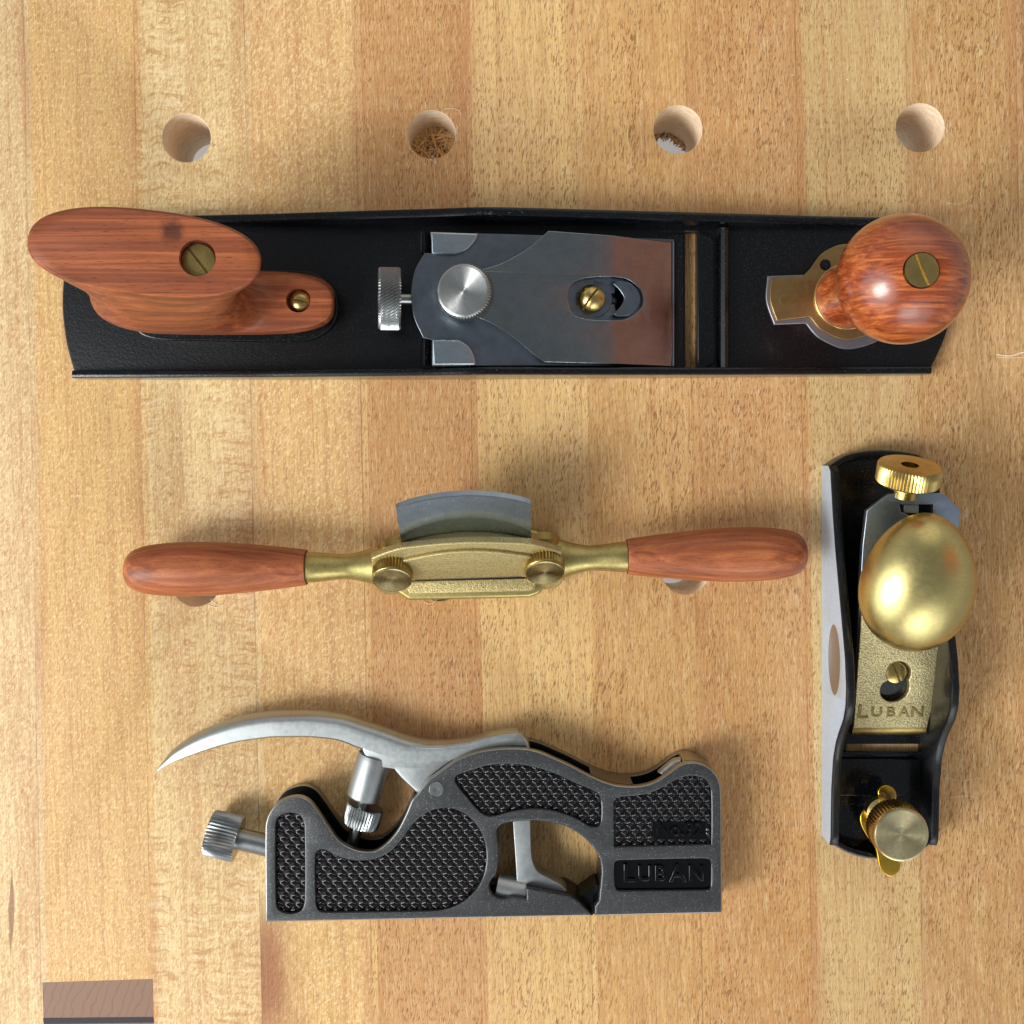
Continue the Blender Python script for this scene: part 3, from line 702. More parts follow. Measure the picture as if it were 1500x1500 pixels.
# ------------------------------------------------------------------ spokeshave
def spokeshave():
    r = root('spokeshave', W(687, 850, 0), 'gold metal spokeshave with two turned red wooden handles and an upright curved blade', 'spokeshave')
    Z0 = 12.0; O = W(687, 843, Z0); rz = R(1.9)
    X = Vector((math.cos(rz), math.sin(rz), 0)); th = R(48.7)
    Yd = Vector((-math.sin(rz), math.cos(rz), 0))
    u = (Yd * math.cos(th) + Vector((0, 0, math.sin(th)))).normalized(); n = X.cross(u).normalized()
    F = Matrix((X.to_4d(), u.to_4d(), n.to_4d(), Vector((0, 0, 0, 1)))).transposed(); F[3][0] = F[3][1] = F[3][2] = 0; F[0][3] = F[1][3] = F[2][3] = 0
    F = Matrix.Translation(O) @ F
    mm = lambda pts: [Vector((p[0] * MM, p[1] * MM)) for p in pts]
    # body casting
    bo = cr([(549, 800, 1), (600, 777), (687, 772), (775, 774), (826, 793, 1), (827, 848, 1), (800, 856), (790, 868), (775, 874, 1), (600, 878, 1), (585, 868), (574, 860), (549, 852, 1)], 6)
    b = prism('body', topx(bo, 8), [], 1.0, 12.0, 1.6, M['bronze'], r)
    b2 = prism('sole_plate', topx(cr([(592, 850.5, 1), (786, 846, 1), (784, 862), (775, 866, 1), (600, 870, 1), (596, 862)], 5), 13), [], 11, 13.4, 0.6, M['bronze_cast'], r)
    prism('mouth_slot', topx([(604, 842.5), (768, 837.5), (768, 847), (604, 850)], 14), [], 12.0, 13.6, 0, M['japan'], b)
    prism('slot_strip', topx([(625, 845.5), (668, 844.3), (668, 846.7), (625, 847.7)], 14), [], 13.5, 13.9, 0, M['steel_pin'], b)
    prism('slot_strip', topx([(678, 844.1), (745, 841.9), (745, 844.3), (678, 846.5)], 14), [], 13.5, 13.9, 0, M['steel_pin'], b)
    # cap iron holder
    cp = cr([(-37.6, -3), (-37.6, 18, 1), (-31, 21.8), (-25.6, 24.1, 1), (-13, 25.7), (0, 26.4), (13, 25.7), (25.6, 24.1, 1), (31, 21.5), (37.6, 18, 1), (37.6, -3), (34, -7), (28, -6), (22, 4.0, 1), (-22, 4.0, 1), (-28, -6), (-34, -7)], 6)
    cap = link('cap', prism_mesh(mm(cp), [], 0, 3.4, 0.7), M['bronze_cast'], r, F)
    ip = cr([(-22, 5.0, 1), (-27, 11), (-25, 18, 1), (-12, 21.6), (0, 22.8), (12, 21.6), (25, 18, 1), (27, 11), (22, 5.0, 1)], 6)
    link('cap_panel', prism_mesh(mm(ip), [], 3.0, 5.0, 0.7), M['bronze_cast'], cap, F)
    link('light_edge', prism_mesh(mm([(-21.5, 4.2), (21.5, 4.2), (21.5, 5.3), (-21.5, 5.3)]), [], 0.5, 4.7, 0.25), M['steel_pin'], cap, F)
    link('gap_shim', prism_mesh(mm([(-22, 0.4), (22, 0.4), (22, 4.2), (-22, 4.2)]), [], -4, 1.5, 0), M['japan'], cap, F)
    # curved blade
    nx = 40; vs = []
    x0, x1 = -25.6, 25.6; t_b = 3.0
    def nn(x): return -3.0 * (1 - (x / 25.6) ** 2) - 1.6
    rings = []; frings = []
    for k in range(nx + 1):
        x = x0 + (x1 - x0) * k / nx; q = nn(x)
        g = 0.35
        ar = 2.3 * (1 - (x / 25.6) ** 2); tpu = 43.0 + ar - 0.6 * (abs(x) / 25.6) ** 8
        fl = [Vector((x, 2, q)), Vector((x, 20.8 + ar, q)), Vector((x, 21.5 + ar, q + 0.6)), Vector((x, 23.9 + ar, 3.0)), Vector((x, 2, 3.0))]
        frings.append([v * MM for v in fl])
        rings.append([Vector((x, 8, q)), Vector((x, tpu - g, q)), Vector((x, tpu, q - g)), Vector((x, tpu, q - t_b + g)), Vector((x, tpu - g, q - t_b)), Vector((x, 8, q - t_b))])
    rings = [[v * MM for v in rg] for rg in rings]
    link('cap_flange', loft_mesh(frings), M['bronze_cast'], cap, F, smooth=40)
    link('curved_blade', loft_mesh(rings), M['blade_bright'], r, F, smooth=30)
    # thumb screws
    for (px, py, sp) in ((574.5, 849, 0.3), (798, 838.5, 1.2)):
        base = W(px, py, 26)
        lathe('screw_collar', [(6.9, -15), (6.7, -11.5), (5.6, -10.2), (5.4, -9), (6.0, -8.6), (6.0, -8)], base, n, M['brass_dull'], r, 40)
        ts = lathe('thumb_screw', [(5.6, -7.6), (7.6, -7.4), (8.05, -7.0), (8.05, -4), (8.05, -1.2), (7.9, -0.9), (7.9, -0.2), (7.7, 0)], base, n, M['brass_dull'], r, knurl=(2, 4, 38, 0.6, 0))
        lathe('spun_face', [(7.75, -0.2), (7.7, 0.05), (7.4, 0.15)] + [(7.4 * (1 - q / 14) + 0.02, 0.15 - 0.5 * q / 14) for q in range(1, 15)], base + n * 0.45 * MM, n, M['brass_spun2'], ts, 72, spin=sp, smooth=50)
    # arms and handles
    for sx, (xa, ya, xb, yb, xc, yc) in ((-1, (552, 829, 449, 831, 184, 835)), (1, (823, 819, 919, 815.5, 1181, 810))):
        A, B, E = W(xa, ya, 17), W(xb, yb, 18), W(xc, yc, 18)
        ax = (B - A).normalized(); ln = (B - A).length / MM
        prof = [(8.2, -3), (7.9, 0), (6.6, ln * .15), (5.3, ln * .36), (5.1, ln * .5), (5.5, ln * .68), (6.0, ln * .85), (6.15, ln - .3), (5.8, ln)]
        rings = []
        for (rr, z) in crN(prof, 4):
            fl = max(0, 1 - z / (ln * .45))
            rings.append([(rr * math.cos(2 * math.pi * k / 48) * MM * (1 - 0.15 * fl), rr * math.sin(2 * math.pi * k / 48) * MM * 1.0, z * MM) for k in range(48)])
        link('arm', loft_mesh(rings), M['bronze'], r, frame(A, ax))
        ax = (E - B).normalized(); ln = (E - B).length / MM
        hp = [(6.9, 0.2), (7.2, 0.6), (8.2, ln * .12), (9.6, ln * .3), (10.6, ln * .48), (10.95, ln * .62), (10.7, ln * .76), (9.7, ln * .88), (7.9, ln * .955), (5.2, ln * .99), (2.5, ln * 0.999), (0.1, ln)]
        me = lathe_mesh(crN(hp, 5), 72)
        h = link('wooden_handle', me, M['bubinga_z'], r, frame(B, ax), 60)
        h['label'] = 'left red wooden handle' if sx < 0 else 'right red wooden handle'
    return r
M['bubinga_z'] = redwood_material('red_handle_wood_turned', 'z', dark=(124, 66, 38), mid=(158, 88, 52), light=(190, 116, 70), gloss=0.42)
M['brass_spun2'] = metal('spun_brass_tarnished', (206, 190, 136), 0.27, radial=True, aniso=0.8, blotch=0.5)
spokeshave()

# ------------------------------------------------------------------ shoulder plane
def pip(x, y, poly):
    c = False; j = len(poly) - 1
    for i in range(len(poly)):
        xi, yi = poly[i][0], poly[i][1]; xj, yj = poly[j][0], poly[j][1]
        if (yi > y) != (yj > y) and x < (xj - xi) * (y - yi) / (yj - yi) + xi: c = not c
        j = i
    return c
def shoulder():
    r = root('shoulder_plane', W(725, 1240, 0), 'grey shoulder plane lying on its side, with black textured panels and a curved steel lever', 'shoulder plane')
    TH = 20.0
    left_part = [(388.5, 1351, 1), (388, 1212), (393, 1193), (405, 1177), (421, 1169), (439, 1167), (454, 1174), (468, 1192), (483, 1214), (497, 1232), (515, 1243), (533, 1247.5), (550, 1246), (567, 1234), (582, 1216), (594, 1193), (603, 1172), (611, 1163, 1)]
    top_part = [(626, 1144), (643, 1131), (664, 1116), (685, 1106), (707, 1100), (728, 1097), (749, 1096), (771, 1097), (792, 1102), (813, 1111), (835, 1121), (856, 1132), (877, 1142), (899, 1149.5), (920, 1152), (940, 1151), (960, 1145), (980, 1132), (994, 1122), (1008, 1117), (1021, 1117), (1033, 1121), (1043, 1128), (1051, 1138), (1056, 1155), (1057.5, 1240), (1058, 1338, 1)]
    win = [(871.5, 1342, 1), (871, 1328, 1), (877, 1320, 1), (879, 1300), (881, 1276), (878.5, 1259), (871, 1244), (856, 1228), (835, 1214), (813, 1206), (792, 1203), (771, 1202.5), (745, 1205), (733, 1209), (728, 1217), (730.5, 1242), (730.5, 1263), (727, 1280), (720.5, 1288), (717, 1297.5), (720, 1308), (728, 1315.5), (739, 1317), (750, 1314), (771, 1317, 1), (771, 1301, 1), (835, 1313, 1), (848, 1321, 1), (868.8, 1342, 1)]
    face = cr(left_part + top_part + win, 5)
    A = [(405, 1212), (409, 1197), (424, 1192), (440, 1197), (445, 1212), (445.5, 1316), (441, 1332), (425, 1337), (409, 1332), (405.5, 1316)]
    B = [(463, 1256), (467, 1246), (478, 1247), (492, 1255), (518, 1262), (547, 1260), (571, 1249), (590, 1229), (604, 1210), (617, 1197), (633, 1188), (653, 1184.5), (675, 1190.5), (692, 1203), (705, 1222), (711, 1243), (711.5, 1262), (708, 1281), (698, 1300), (681, 1317), (660, 1328), (632, 1333), (480, 1335), (468, 1333), (464, 1322)]
    Cc = [(668, 1144), (671, 1136), (692, 1129), (713, 1122.5), (737, 1120), (760, 1121), (786, 1126), (813, 1135), (839, 1147), (871, 1161), (879, 1170), (880, 1200), (876, 1209), (866, 1210), (845, 1198), (813, 1187), (781, 1183.5), (749, 1187), (726, 1193.5), (714, 1194), (702, 1186.5), (675, 1155)]
    Dd = [(900.5, 1176, 1), (906, 1169), (920, 1167.5), (940, 1165.5), (964, 1158), (990, 1144), (1008, 1137.5), (1024, 1139), (1036, 1147), (1041, 1160), (1041.5, 1236, 1), (901, 1239.5, 1)]
    E = [(901, 1268), (904, 1262), (912, 1261, ), (1030, 1258.5), (1038, 1260), (1041, 1266), (1041, 1296), (1038, 1302), (1028, 1303), (912, 1304), (905, 1303), (902, 1297)]
    panels = [cr(p, 4) for p in (A, B, Cc, Dd, E)]
    pin_hole = circ(639, 1157, 11, n=28)
    cheek = prism('front_cheek', topx(face, TH), [topx(p, TH) for p in panels], 16.5, TH, 0.8, [M['gun'], M['gun_edge'], M['panelblack']], r, res=4)
    me = cheek.data; sT = (D - TH) / D / S * MM
    def nearpanel(c, tol=2.6):
        px = c.x / sT + CX; py = CY - c.y / sT; v = Vector((px, py))
        for p_ in panels:
            for a, b in zip(p_, p_[1:] + p_[:1]):
                ab = b - a; q_ = a + ab * max(0, min(1, (v - a).dot(ab) / max(ab.length_squared, 1e-9)))
                if (q_ - v).length < tol: return True
        return False
    def inwin(c):
        px = c.x / sT + CX; py = CY - c.y / sT
        return 712 < px < 886 and 1197 < py < 1346
    for p in me.polygons:
        if p.normal.z < 0.9: p.material_index = 2 if nearpanel(p.center) else (0 if inwin(p.center) else 1)
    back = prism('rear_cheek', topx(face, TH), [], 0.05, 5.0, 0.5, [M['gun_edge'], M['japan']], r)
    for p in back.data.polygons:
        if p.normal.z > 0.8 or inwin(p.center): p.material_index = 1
    # core between the cheeks; lower than the rims where the channel and slots show
    core_left = [(392, 1349, 1), (391, 1236), (396, 1216), (410, 1200), (424, 1193), (440, 1194), (455, 1206), (480, 1244), (510, 1268), (540, 1272), (566, 1264), (590, 1240), (610, 1205), (640, 1185, 1)]
    core_top = [(700, 1140), (760, 1118, 1), (776, 1121), (800, 1126), (842, 1146), (858, 1154, 1), (866, 1136.5, 1), (877, 1142), (899, 1149.5), (920, 1152), (928, 1151.5, 1), (938, 1170), (955, 1168), (985, 1150), (1000, 1142), (1003, 1119, 1), (1008, 1117), (1021, 1117), (1033, 1121), (1043, 1128), (1051, 1138), (1056, 1155), (1057.5, 1240), (1058, 1337, 1)]
    core = cr(core_left + core_top + win, 5)
    cm = prism('core', topx(core, TH), [], 4.9, 16.6, 0, [M['japan'], M['gun_edge']], r)
    for p in cm.data.polygons:
        c = p.center
        if abs(p.normal.z) < 0.5:
            s = (D - TH) / D / S * MM; px = c.x / s + CX; py = CY - c.y / s
            if not inwin(c) and ((863 < px < 931 and py < 1160) or px > 1001 or py > 1330 or px < 397): p.material_index = 1
    # light wedge glimpsed in the front slot
    prism('slot_insert', topx(cr([(968, 1140, 1), (990, 1122), (1002, 1119, 1), (1004, 1140, 1), (985, 1152, 1)], 5), TH), [], 8, 13, 1.0, M['steel_light'], r)
    # panel floors with raised three-sided points
    for k, p in enumerate(panels):
        xs = [q[0] for q in p]; ys = [q[1] for q in p]
        cx, cy = sum(xs) / len(xs), sum(ys) / len(ys)
        big = [(q[0] + (2.2 if q[0] > cx else -2.2), q[1] + (2.2 if q[1] > cy else -2.2)) for q in p]
        sx, sy = (15.4 / 12, 21.4 / 12) if k != 4 else (4, 4)
        zf = TH - 1.5
        def tri(t): f = t - math.floor(t); return min(f, 1 - f) * 2
        def hf(x, y):
            if k == 4: return 0.0
            uu = x / 15.4; vv = y / 21.4
            h = min(tri(uu + vv), tri(uu - vv), tri(2 * vv)) / 0.6667
            if k == 3 and 958 < x < 1036 and 1203 < y < 1229: h *= 0.1
            return h * 0.95
        def pt(x, y): return Vector((*W(x, y, TH).xy, (zf + hf(x, y)) * MM))
        i0, j0 = int((min(xs) - 4) / sx), int((min(ys) - 4) / sy)
        nx = int((max(xs) - min(xs) + 8) / sx) + 1; ny = int((max(ys) - min(ys) + 8) / sy) + 1
        idx = {}; vs = []; fs = []
        for j in range(ny + 1):
            for i in range(nx + 1): idx[i, j] = len(vs); vs.append(pt((i0 + i) * sx, (j0 + j) * sy))
        for j in range(ny):
            for i in range(nx):
                x = (i0 + i + .5) * sx; y = (j0 + j + .5) * sy
                if pip(x, y, big) or pip(x, y, p):
                    c = len(vs); vs.append(pt(x, y)); q4 = (idx[i, j], idx[i, j + 1], idx[i + 1, j + 1], idx[i + 1, j])
                    for a in range(4): fs.append((q4[a], q4[(a + 1) % 4], c))
        used = sorted({a for f in fs for a in f}); rm = {a: b for b, a in enumerate(used)}
        pm = mesh([vs[a] for a in used], [tuple(rm[a] for a in f) for f in fs])
        pan = link('textured_panel' if k != 4 else 'name_panel', pm, M['panelblack'], r, smooth=170)
        if k == 4:
            tx = [('L', 921, 17.5), ('U', 945, 15), ('B', 967, 15), ('A', 993, 17), ('N', 1020, 15)]
            items = []
            for ch, px, hp in tx:
                q = W(px, 1281, TH)
                items.append((text_mesh(ch, hp * 2.05 / 3.66, 0.6, 1.0, 0.02), Matrix.Translation((q.x, q.y, (zf + 0.55) * MM)), None))
            link('raised_lettering', join_meshes(items), M['panelblack'], pan, smooth=30)
        if k == 3:
            q = W(996, 1216, TH)
            link('raised_lettering', text_mesh('No.92', 7.6, 0.45, 0.98, 0.02), M['panelblack'], pan, Matrix.Translation((q.x, q.y, (zf + 0.5) * MM)) @ Matrix.Rotation(R(-1), 4, 'Z'), smooth=30)
    # blade seen through the window
    bl = [(751, 1203, 1), (777, 1200, 1), (779, 1254), (787, 1276), (805, 1287), (824, 1298), (836, 1312, 1), (822, 1309), (792, 1302), (757, 1292, 1)]
    prism('lever_toe', topx(cr(bl, 6), 15), [], 6, 15.0, 0.5, M['steel_light'], r)
    prism('blade', topx([(728, 1318), (740, 1290), (757, 1291.5), (835, 1311), (858, 1333), (850, 1334), (790, 1326)], 12), [], 6.5, 13.0, 0.3, M['steel_iron'], r)
    prism('throat_shade_filler', topx([(846, 1317), (874, 1297), (880, 1300), (878, 1320), (872, 1328), (871, 1340), (868.5, 1341)], 14), [], 0.3, 13.0, 0, M['japan'], r)  # black filler added to stand for the shade in the open throat
    lathe('cross_pin', [(5.5, 0), (5.5, 12)], W(727, 1297, 12), (1, -0.22, 0), M['steel_light'], r, 40)
    # curved lever
    lev = [  # centre x, centre y, half width, half depth (mm)
        (230, 1129, 0.8, 1.5), (243, 1117, 4.5, 2.6), (262, 1103, 10, 3.4), (298, 1085, 15, 4.2), (342, 1070, 18, 4.6), (386, 1062, 19.5, 4.9), (415, 1060, 20, 5), (460, 1060, 20.5, 5),
        (500, 1065, 20.5, 5), (530, 1075, 21.5, 5), (560, 1085, 22, 5), (590, 1095, 21, 5), (620, 1100, 19, 5), (653, 1099, 16.5, 5), (690, 1095, 15, 5), (725, 1086, 14.5, 5), (750, 1081, 13, 5), (764, 1083, 11, 4.8)]
    ks = crN(lev, 6); rings = []
    for i, (x, y, hw, hd) in enumerate(ks):
        a = ks[max(i - 1, 0)]; b = ks[min(i + 1, len(ks) - 1)]
        tx, ty = b[0] - a[0], b[1] - a[1]; ln = math.hypot(tx, ty); nxn, nyn = -ty / ln, tx / ln    # nyn>0: down in the photo
        ring = []
        sec = [(1, -0.85), (1, 0.7), (0.9, 0.98), (0.6, 1), (0.2, 1), (-0.05, 1.0), (-0.25, 0.96), (-0.45, 0.84), (-0.62, 0.66), (-0.78, 0.4), (-0.9, 0.1), (-0.98, -0.25), (-1, -0.6), (-0.95, -0.95), (0.2, -1), (0.9, -1)]
        for (su, sv) in sec:
            ring.append(W(x + nxn * hw * su, y + nyn * hw * su, 10.5 + hd * sv))
        rings.append(ring)
    lv = link('lever', loft_mesh(rings), M['steel_light'], r, smooth=42)
    ear = cr([(545, 1080), (575, 1087), (600, 1090), (621, 1091.5), (653, 1091), (685, 1087), (707, 1081), (739, 1075), (758, 1073, 1), (765, 1078), (772, 1086), (776, 1097, 1), (754, 1096), (728, 1097.5), (707, 1100.5), (685, 1106), (664, 1116), (645, 1129), (634, 1139), (628, 1150), (629, 1163, 1), (611, 1163, 1), (588, 1141), (577, 1128, 1), (556, 1124), (538, 1112), (530, 1095)], 5)
    prism('lever_plate', topx(ear, 15.4), [], 5.2, 15.4, 1.2, M['steel_light'], r)
    lathe('pivot_pin', [(2.9, -4), (2.9, 0.2), (2.6, 0.45), (1.2, 0.45), (1.0, 0.2), (0.05, 0.15)], W(639, 1156, TH), (0, 0, 1), M['steel_pin'], r, 40)
    # lever screw
    def P3(a, b, h): return W(a, b, h)
    d1 = (P3(534, 1150, 10) - P3(547, 1104, 10)).normalized()
    boss = lathe('lever_boss', [(6.6, 0), (7.0, 2), (7.0, 17.5), (6.5, 18.2), (2.6, 18.3)], P3(549, 1106, 10), d1, M['steel_light'], r, 64)
    lathe('screw_shaft', [(2.5, 0), (2.5, 29)], P3(540, 1150, 10), d1, M['steel_pin'], r, 32)
    lathe('knurled_nut', [(5.6, 0), (7.2, 0.1), (7.7, 0.6), (7.7, 4), (7.7, 7.6), (7.2, 8.2), (5.0, 8.3), (2.6, 8.3)], P3(535.5, 1180, 10), d1, M['steel_pin'], r, knurl=(2, 4, 38, 0.6, 0))
    # end screw
    d2 = (P3(388, 1237, 10) - P3(320, 1221, 10)).normalized()
    lathe('end_screw_shaft', [(4.4, 0), (4.4, 18)], P3(335, 1225, 10), d2, M['steel_pin'], r, 48)
    ek = lathe('end_knob', [(7.0, 0), (8.6, .15), (9.2, 1.0), (9.2, 6), (9.2, 11.8), (8.8, 12.6), (6, 12.8)], P3(306, 1219, 10.2), d2, M['steel_pin'], r, knurl=(2, 4, 40, 0.7, 0))
    return r
shoulder()

# ------------------------------------------------------------------ block plane
def block():
    r = root('block_plane', W(1280, 955, 0), 'small black block plane with an egg-shaped brass palm rest and brass knobs', 'block plane')
    out = cr([(1203, 682, 1), (1228, 668), (1258, 661), (1290, 660), (1330, 666), (1357, 680, 1), (1357, 1222, 1), (1335, 1238), (1300, 1247), (1262, 1248), (1232, 1240), (1203, 1223, 1)], 7)
    mouth = topx([(1238, 1088), (1352, 1088), (1352, 1101), (1238, 1101)], 0)
    body = prism('sole_casting', topx([(1280 + (x_ - 1280) * 0.975, y_) for x_, y_ in out], 0), [mouth], 0, 2.4, 0.4, M['japan'], r)
    def Hh(y):
        ks = [(680, 14), (700, 14.6), (750, 17.5), (800, 21), (850, 25.5), (900, 30), (945, 34), (985, 35.5), (1010, 34.5), (1030, 31.5), (1050, 26), (1070, 21.5), (1095, 18), (1140, 15.5), (1225, 14.2)]
        for (a, ha), (b, hb_) in zip(ks, ks[1:]):
            if a <= y <= b:
                t_ = (y - a) / (b - a); return ha + (hb_ - ha) * t_
        return 14
    for side in (0, 1):
        st = []
        for y in [682, 684, 690] + list(range(700, 1220, 8)) + [1219, 1223]:
            e = 0.0
            if y < 690: e = (690 - y) * 0.35
            hh = Hh(y) - e - (max(0, y - 1215) * 0.2)
            if side == 0: o_, i_ = W(1203, y).xy, W(1203 + 12.5, y).xy
            else: o_, i_ = W(1357, y).xy, W(1357 - 12.5, y).xy
            st.append((o_, i_, hh, 0.2))
        w = link('cheek', wall_mesh(st, 1.1), [M['japan_wall'], M['steel_cheek']], r)
        if side == 0:
            # ground finger dimple on the outer face: shallow elliptical dish with a real rim
            cxy = W(1203, 952); vs = []; fs = []; n_ = 48; m_ = 8
            ya, yb = W(0, 905).y, W(0, 1005).y; ry = (ya - yb) / 2; cyy = (ya + yb) / 2; rzz = 8.2 * MM; cz = 18.5 * MM
            cut_me = mesh(*sphere_me(1.0, 48, 32)); 
            cut_me.transform(Matrix.Translation((cxy.x - 4.2 * MM, cyy, cz)) @ Matrix.Diagonal((6.4 * MM, ry * 1.32, rzz * 1.32, 1)))
            cut_me.materials.append(M['japan']); cut_me.materials.append(M['steel_cheek']); cut_me.materials.append(M['dimple'])
            for p in cut_me.polygons: p.material_index = 2
            w.data.materials.append(M['dimple'])
            cut(w, cut_me)
    # rear lip and front lip
    for pts, hh in (([(1206, 681), (1228, 667.5), (1258, 660.5), (1290, 659.5), (1330, 665.5), (1354, 679)], 10), ([(1206, 1224), (1232, 1239), (1262, 1247.5), (1300, 1247), (1335, 1238), (1354, 1224)], 9)):
        st = []
        c = W(1280, 950)
        pp = cr(pts, 6, closed=False)
        for q in pp:
            o_ = W(q[0], q[1]).xy; dr = (c.xy - o_).normalized()
            st.append((o_, o_ + dr * 3 * MM, hh, 0.4))
        link('end_lip', wall_mesh(st, 1.0), [M['japan'], M['japan']], body)
    # web and ledges in front of the mouth
    prism('mouth_plate', topx([(1220, 1112), (1345, 1112), (1345, 1150), (1325, 1166), (1225, 1166), (1220, 1150)], 5), [], 2.2, 5.0, 0.5, M['japan'], r)
    prism('mouth_lip', topx([(1222, 1101), (1350, 1101), (1350, 1108), (1222, 1108)], 4), [], 2.2, 4.2, 0.5, M['japan'], body)
    hb = lambda px, py: 8.0 + (1075 - py) * 0.082
    def py_of(y):
        Y = y / MM; py = CY - Y * S
        for _ in range(6): py = CY - Y * S * D / (D - hb(0, py))
        return py
    sh = lambda x, y: (hb(0, py_of(y)) - 8.0) * MM
    prism('bed_ramp', topx([(1240, 1065), (1350, 1065), (1362, 800), (1262, 800)], lambda a, b: hb(a, b) - 5), [], 1.5, 2.6, 0, M['japan'], body, shift=sh)
    prism('bed_post', topx([(1280, 800), (1340, 800), (1340, 850), (1280, 850)], 15), [], 2, 24, 0.4, M['japan'], body)
    iron = cr([(1246, 1075, 1), (1256, 930, 1), (1264, 800, 1), (1270, 748, 1), (1302, 724), (1310, 722.5, 1), (1376, 722.5, 1), (1384, 724), (1408, 748, 1), (1402, 800, 1), (1392, 880, 1), (1358, 1075, 1)], 3)
    isl = cr([(1318, 739, 1), (1368, 739, 1), (1368, 752, 1), (1345, 760, 1), (1320, 750, 1)], 2)
    prism('blade', topx(iron, hb), [topx(isl, hb)], 4.5, 7.8, 0.35, M['blade_blue'], r, shift=sh)
    prism('adjuster_block', topx([(1322, 738), (1344, 738), (1344, 752), (1322, 752)], 30), [], 22, 31.5, 0.4, M['steel_pin'], r)
    # gold lever cap
    cap = cr([(1247, 1064, 1), (1251, 1000), (1256, 930, 1), (1262, 870), (1285, 810, 1), (1385, 810, 1), (1392, 870), (1386, 930, 1), (1370, 1000), (1354, 1064, 1)], 6)
    kh = cr([(1298, 975), (1303, 970), (1313, 967), (1324, 970), (1330, 978), (1330, 988), (1327, 994, 1), (1328, 1004), (1324, 1016), (1312, 1024), (1298, 1025), (1288, 1018), (1286, 1008), (1290, 999), (1297, 995, 1), (1295, 985)], 4)
    lc = prism('lever_cap', topx(cap, hb), [topx(kh, hb)], 7.9, 11.2, 0.5, M['bronze_cast2'], r, shift=sh)
    sl = math.atan(0.082 * S)
    # polished nose of the cap
    a_ = W(1247, 1066, 9.5); b_ = W(1354, 1066, 9.5)
    prof = []
    rings = []
    for x in (a_.x, b_.x):
        rings.append([Vector((x, a_.y - dy * MM, z * MM)) for dy, z in ((-1, 12.0), (0.2, 11.8), (1.2, 11.3), (2.2, 10.4), (2.9, 9.4), (3.2, 8.2), (-1, 8.0))])
    link('polished_nose', loft_mesh(rings), M['brass_dull'], lc)
    # raised name
    items = []
    for ch, px, hp in (('L', 1263, 21), ('U', 1283.5, 15), ('B', 1304, 15), ('A', 1323.5, 15), ('N', 1343, 16)):
        q = W(px, 1043, hb(px, 1043) + 3.2)
        mz = (11.15 + hb(0, 1043) - 8.0) * MM
        items.append((text_mesh(ch, hp * 1.42 / 3.6, 0.35, 1.15, 0.0), Matrix.Translation((q.x, q.y, mz)) @ Matrix.Rotation(sl, 4, 'X'), None))
    link('raised_lettering', join_meshes(items), M['brass_letter'], lc, smooth=30)
    hs = hb(0, 990)
    screw_head('cap_screw', W(1312, 985, hs + 2.4), (0, -0.1, 1), 4.4, r, M['brass'], ang=-65, h=3.5, slot=0.22, dome=0.3)
    prism('keyhole_floor', topx([(1280, 960), (1335, 960), (1335, 1030), (1280, 1030)], hb), [], 7.82, 7.9, 0, M['japan'], r, shift=sh)
    # knurled tension wheel under the egg and the egg itself
    lathe('tension_wheel', [(6, 0), (13.6, .1), (14.2, .6), (14.2, 3), (14.2, 5.6), (13.6, 6.1), (6, 6.2)], W(1318, 846, 32), (0, -math.sin(sl), math.cos(sl)), M['brass_dull'], r, knurl=(2, 4, 64, 0.6, 0))
    vs, fs = sphere_me(1.0, 96, 64)
    ev = []
    for (x, y, z) in vs:
        tap = 1.0 - 0.08 * y - 0.03 * y * y
        zz = z * (17.0 if z > 0 else 9.0)
        ev.append((x * 21.6 * tap * MM, y * 27.2 * MM, zz * MM))
    em = mesh(ev, fs)
    link('palm_rest', em, M['brass_egg'], r, Matrix.Translation(W(1343.5, 853, 45)) @ Matrix.Rotation(sl * 0.8, 4, 'X') @ Matrix.Rotation(R(-5), 4, 'Z'), smooth=80)
    # rear depth wheel
    axw = Vector((0.04, 0.93, 0.35)).normalized(); cw = W(1333, 681, 39)
    wheel = lathe('depth_wheel', [(4.6, -13), (4.6, -9.6), (6.8, -9.4), (6.8, -7.6), (11.2, -7.5), (11.9, -7.0), (11.9, -3.5), (11.9, -.6), (11.4, 0), (7, 0.05), (3.6, 0.05)], cw, axw, M['brass'], r, knurl=(5, 7, 60, 0.45, 0))
    cut(wheel, lathe_mesh([(3.3, -4), (3.3, 3)], 36), frame(cw, axw))
    # front knob and its lever
    tab = cr([(1286, 1160), (1290, 1153), (1299, 1150), (1308, 1154), (1313, 1162), (1313, 1182, 1), (1316, 1200), (1312, 1222), (1306, 1244), (1318, 1262), (1317, 1276), (1306, 1284), (1296, 1280), (1288, 1268), (1283, 1244), (1270, 1225), (1262, 1210), (1260, 1196), (1266, 1186), (1280, 1182), (1287, 1172)], 5)
    lev = prism('mouth_lever', topx(tab, 14), [], 12.4, 14.2, 0.4, M['brass_yellow'], r)
    lathe('rivet', [(1.7, -1), (1.7, .05), (1.4, .12)], W(1305, 1165, 14.25), (0, 0, 1), M['brass_dull'], lev, 24)
    lathe('rivet', [(1.2, -1), (1.2, .05), (1.0, .12)], W(1293, 1165, 14.25), (0, 0, 1), M['brass_dull'], lev, 24)
    lathe('knob_post', [(6, 0), (6, 10.5), (5, 11.5)], W(1290, 1185, 2), (0, 0, 1), M['brass_dull'], r, 40)
    kb, kt = W(1291, 1188, 14.2), W(1320, 1222, 38.5)
    axk = (kt - kb).normalized(); axk = (axk + Vector((0.02, 0, 0.1))).normalized()
    hk = (kt - kb).length / MM
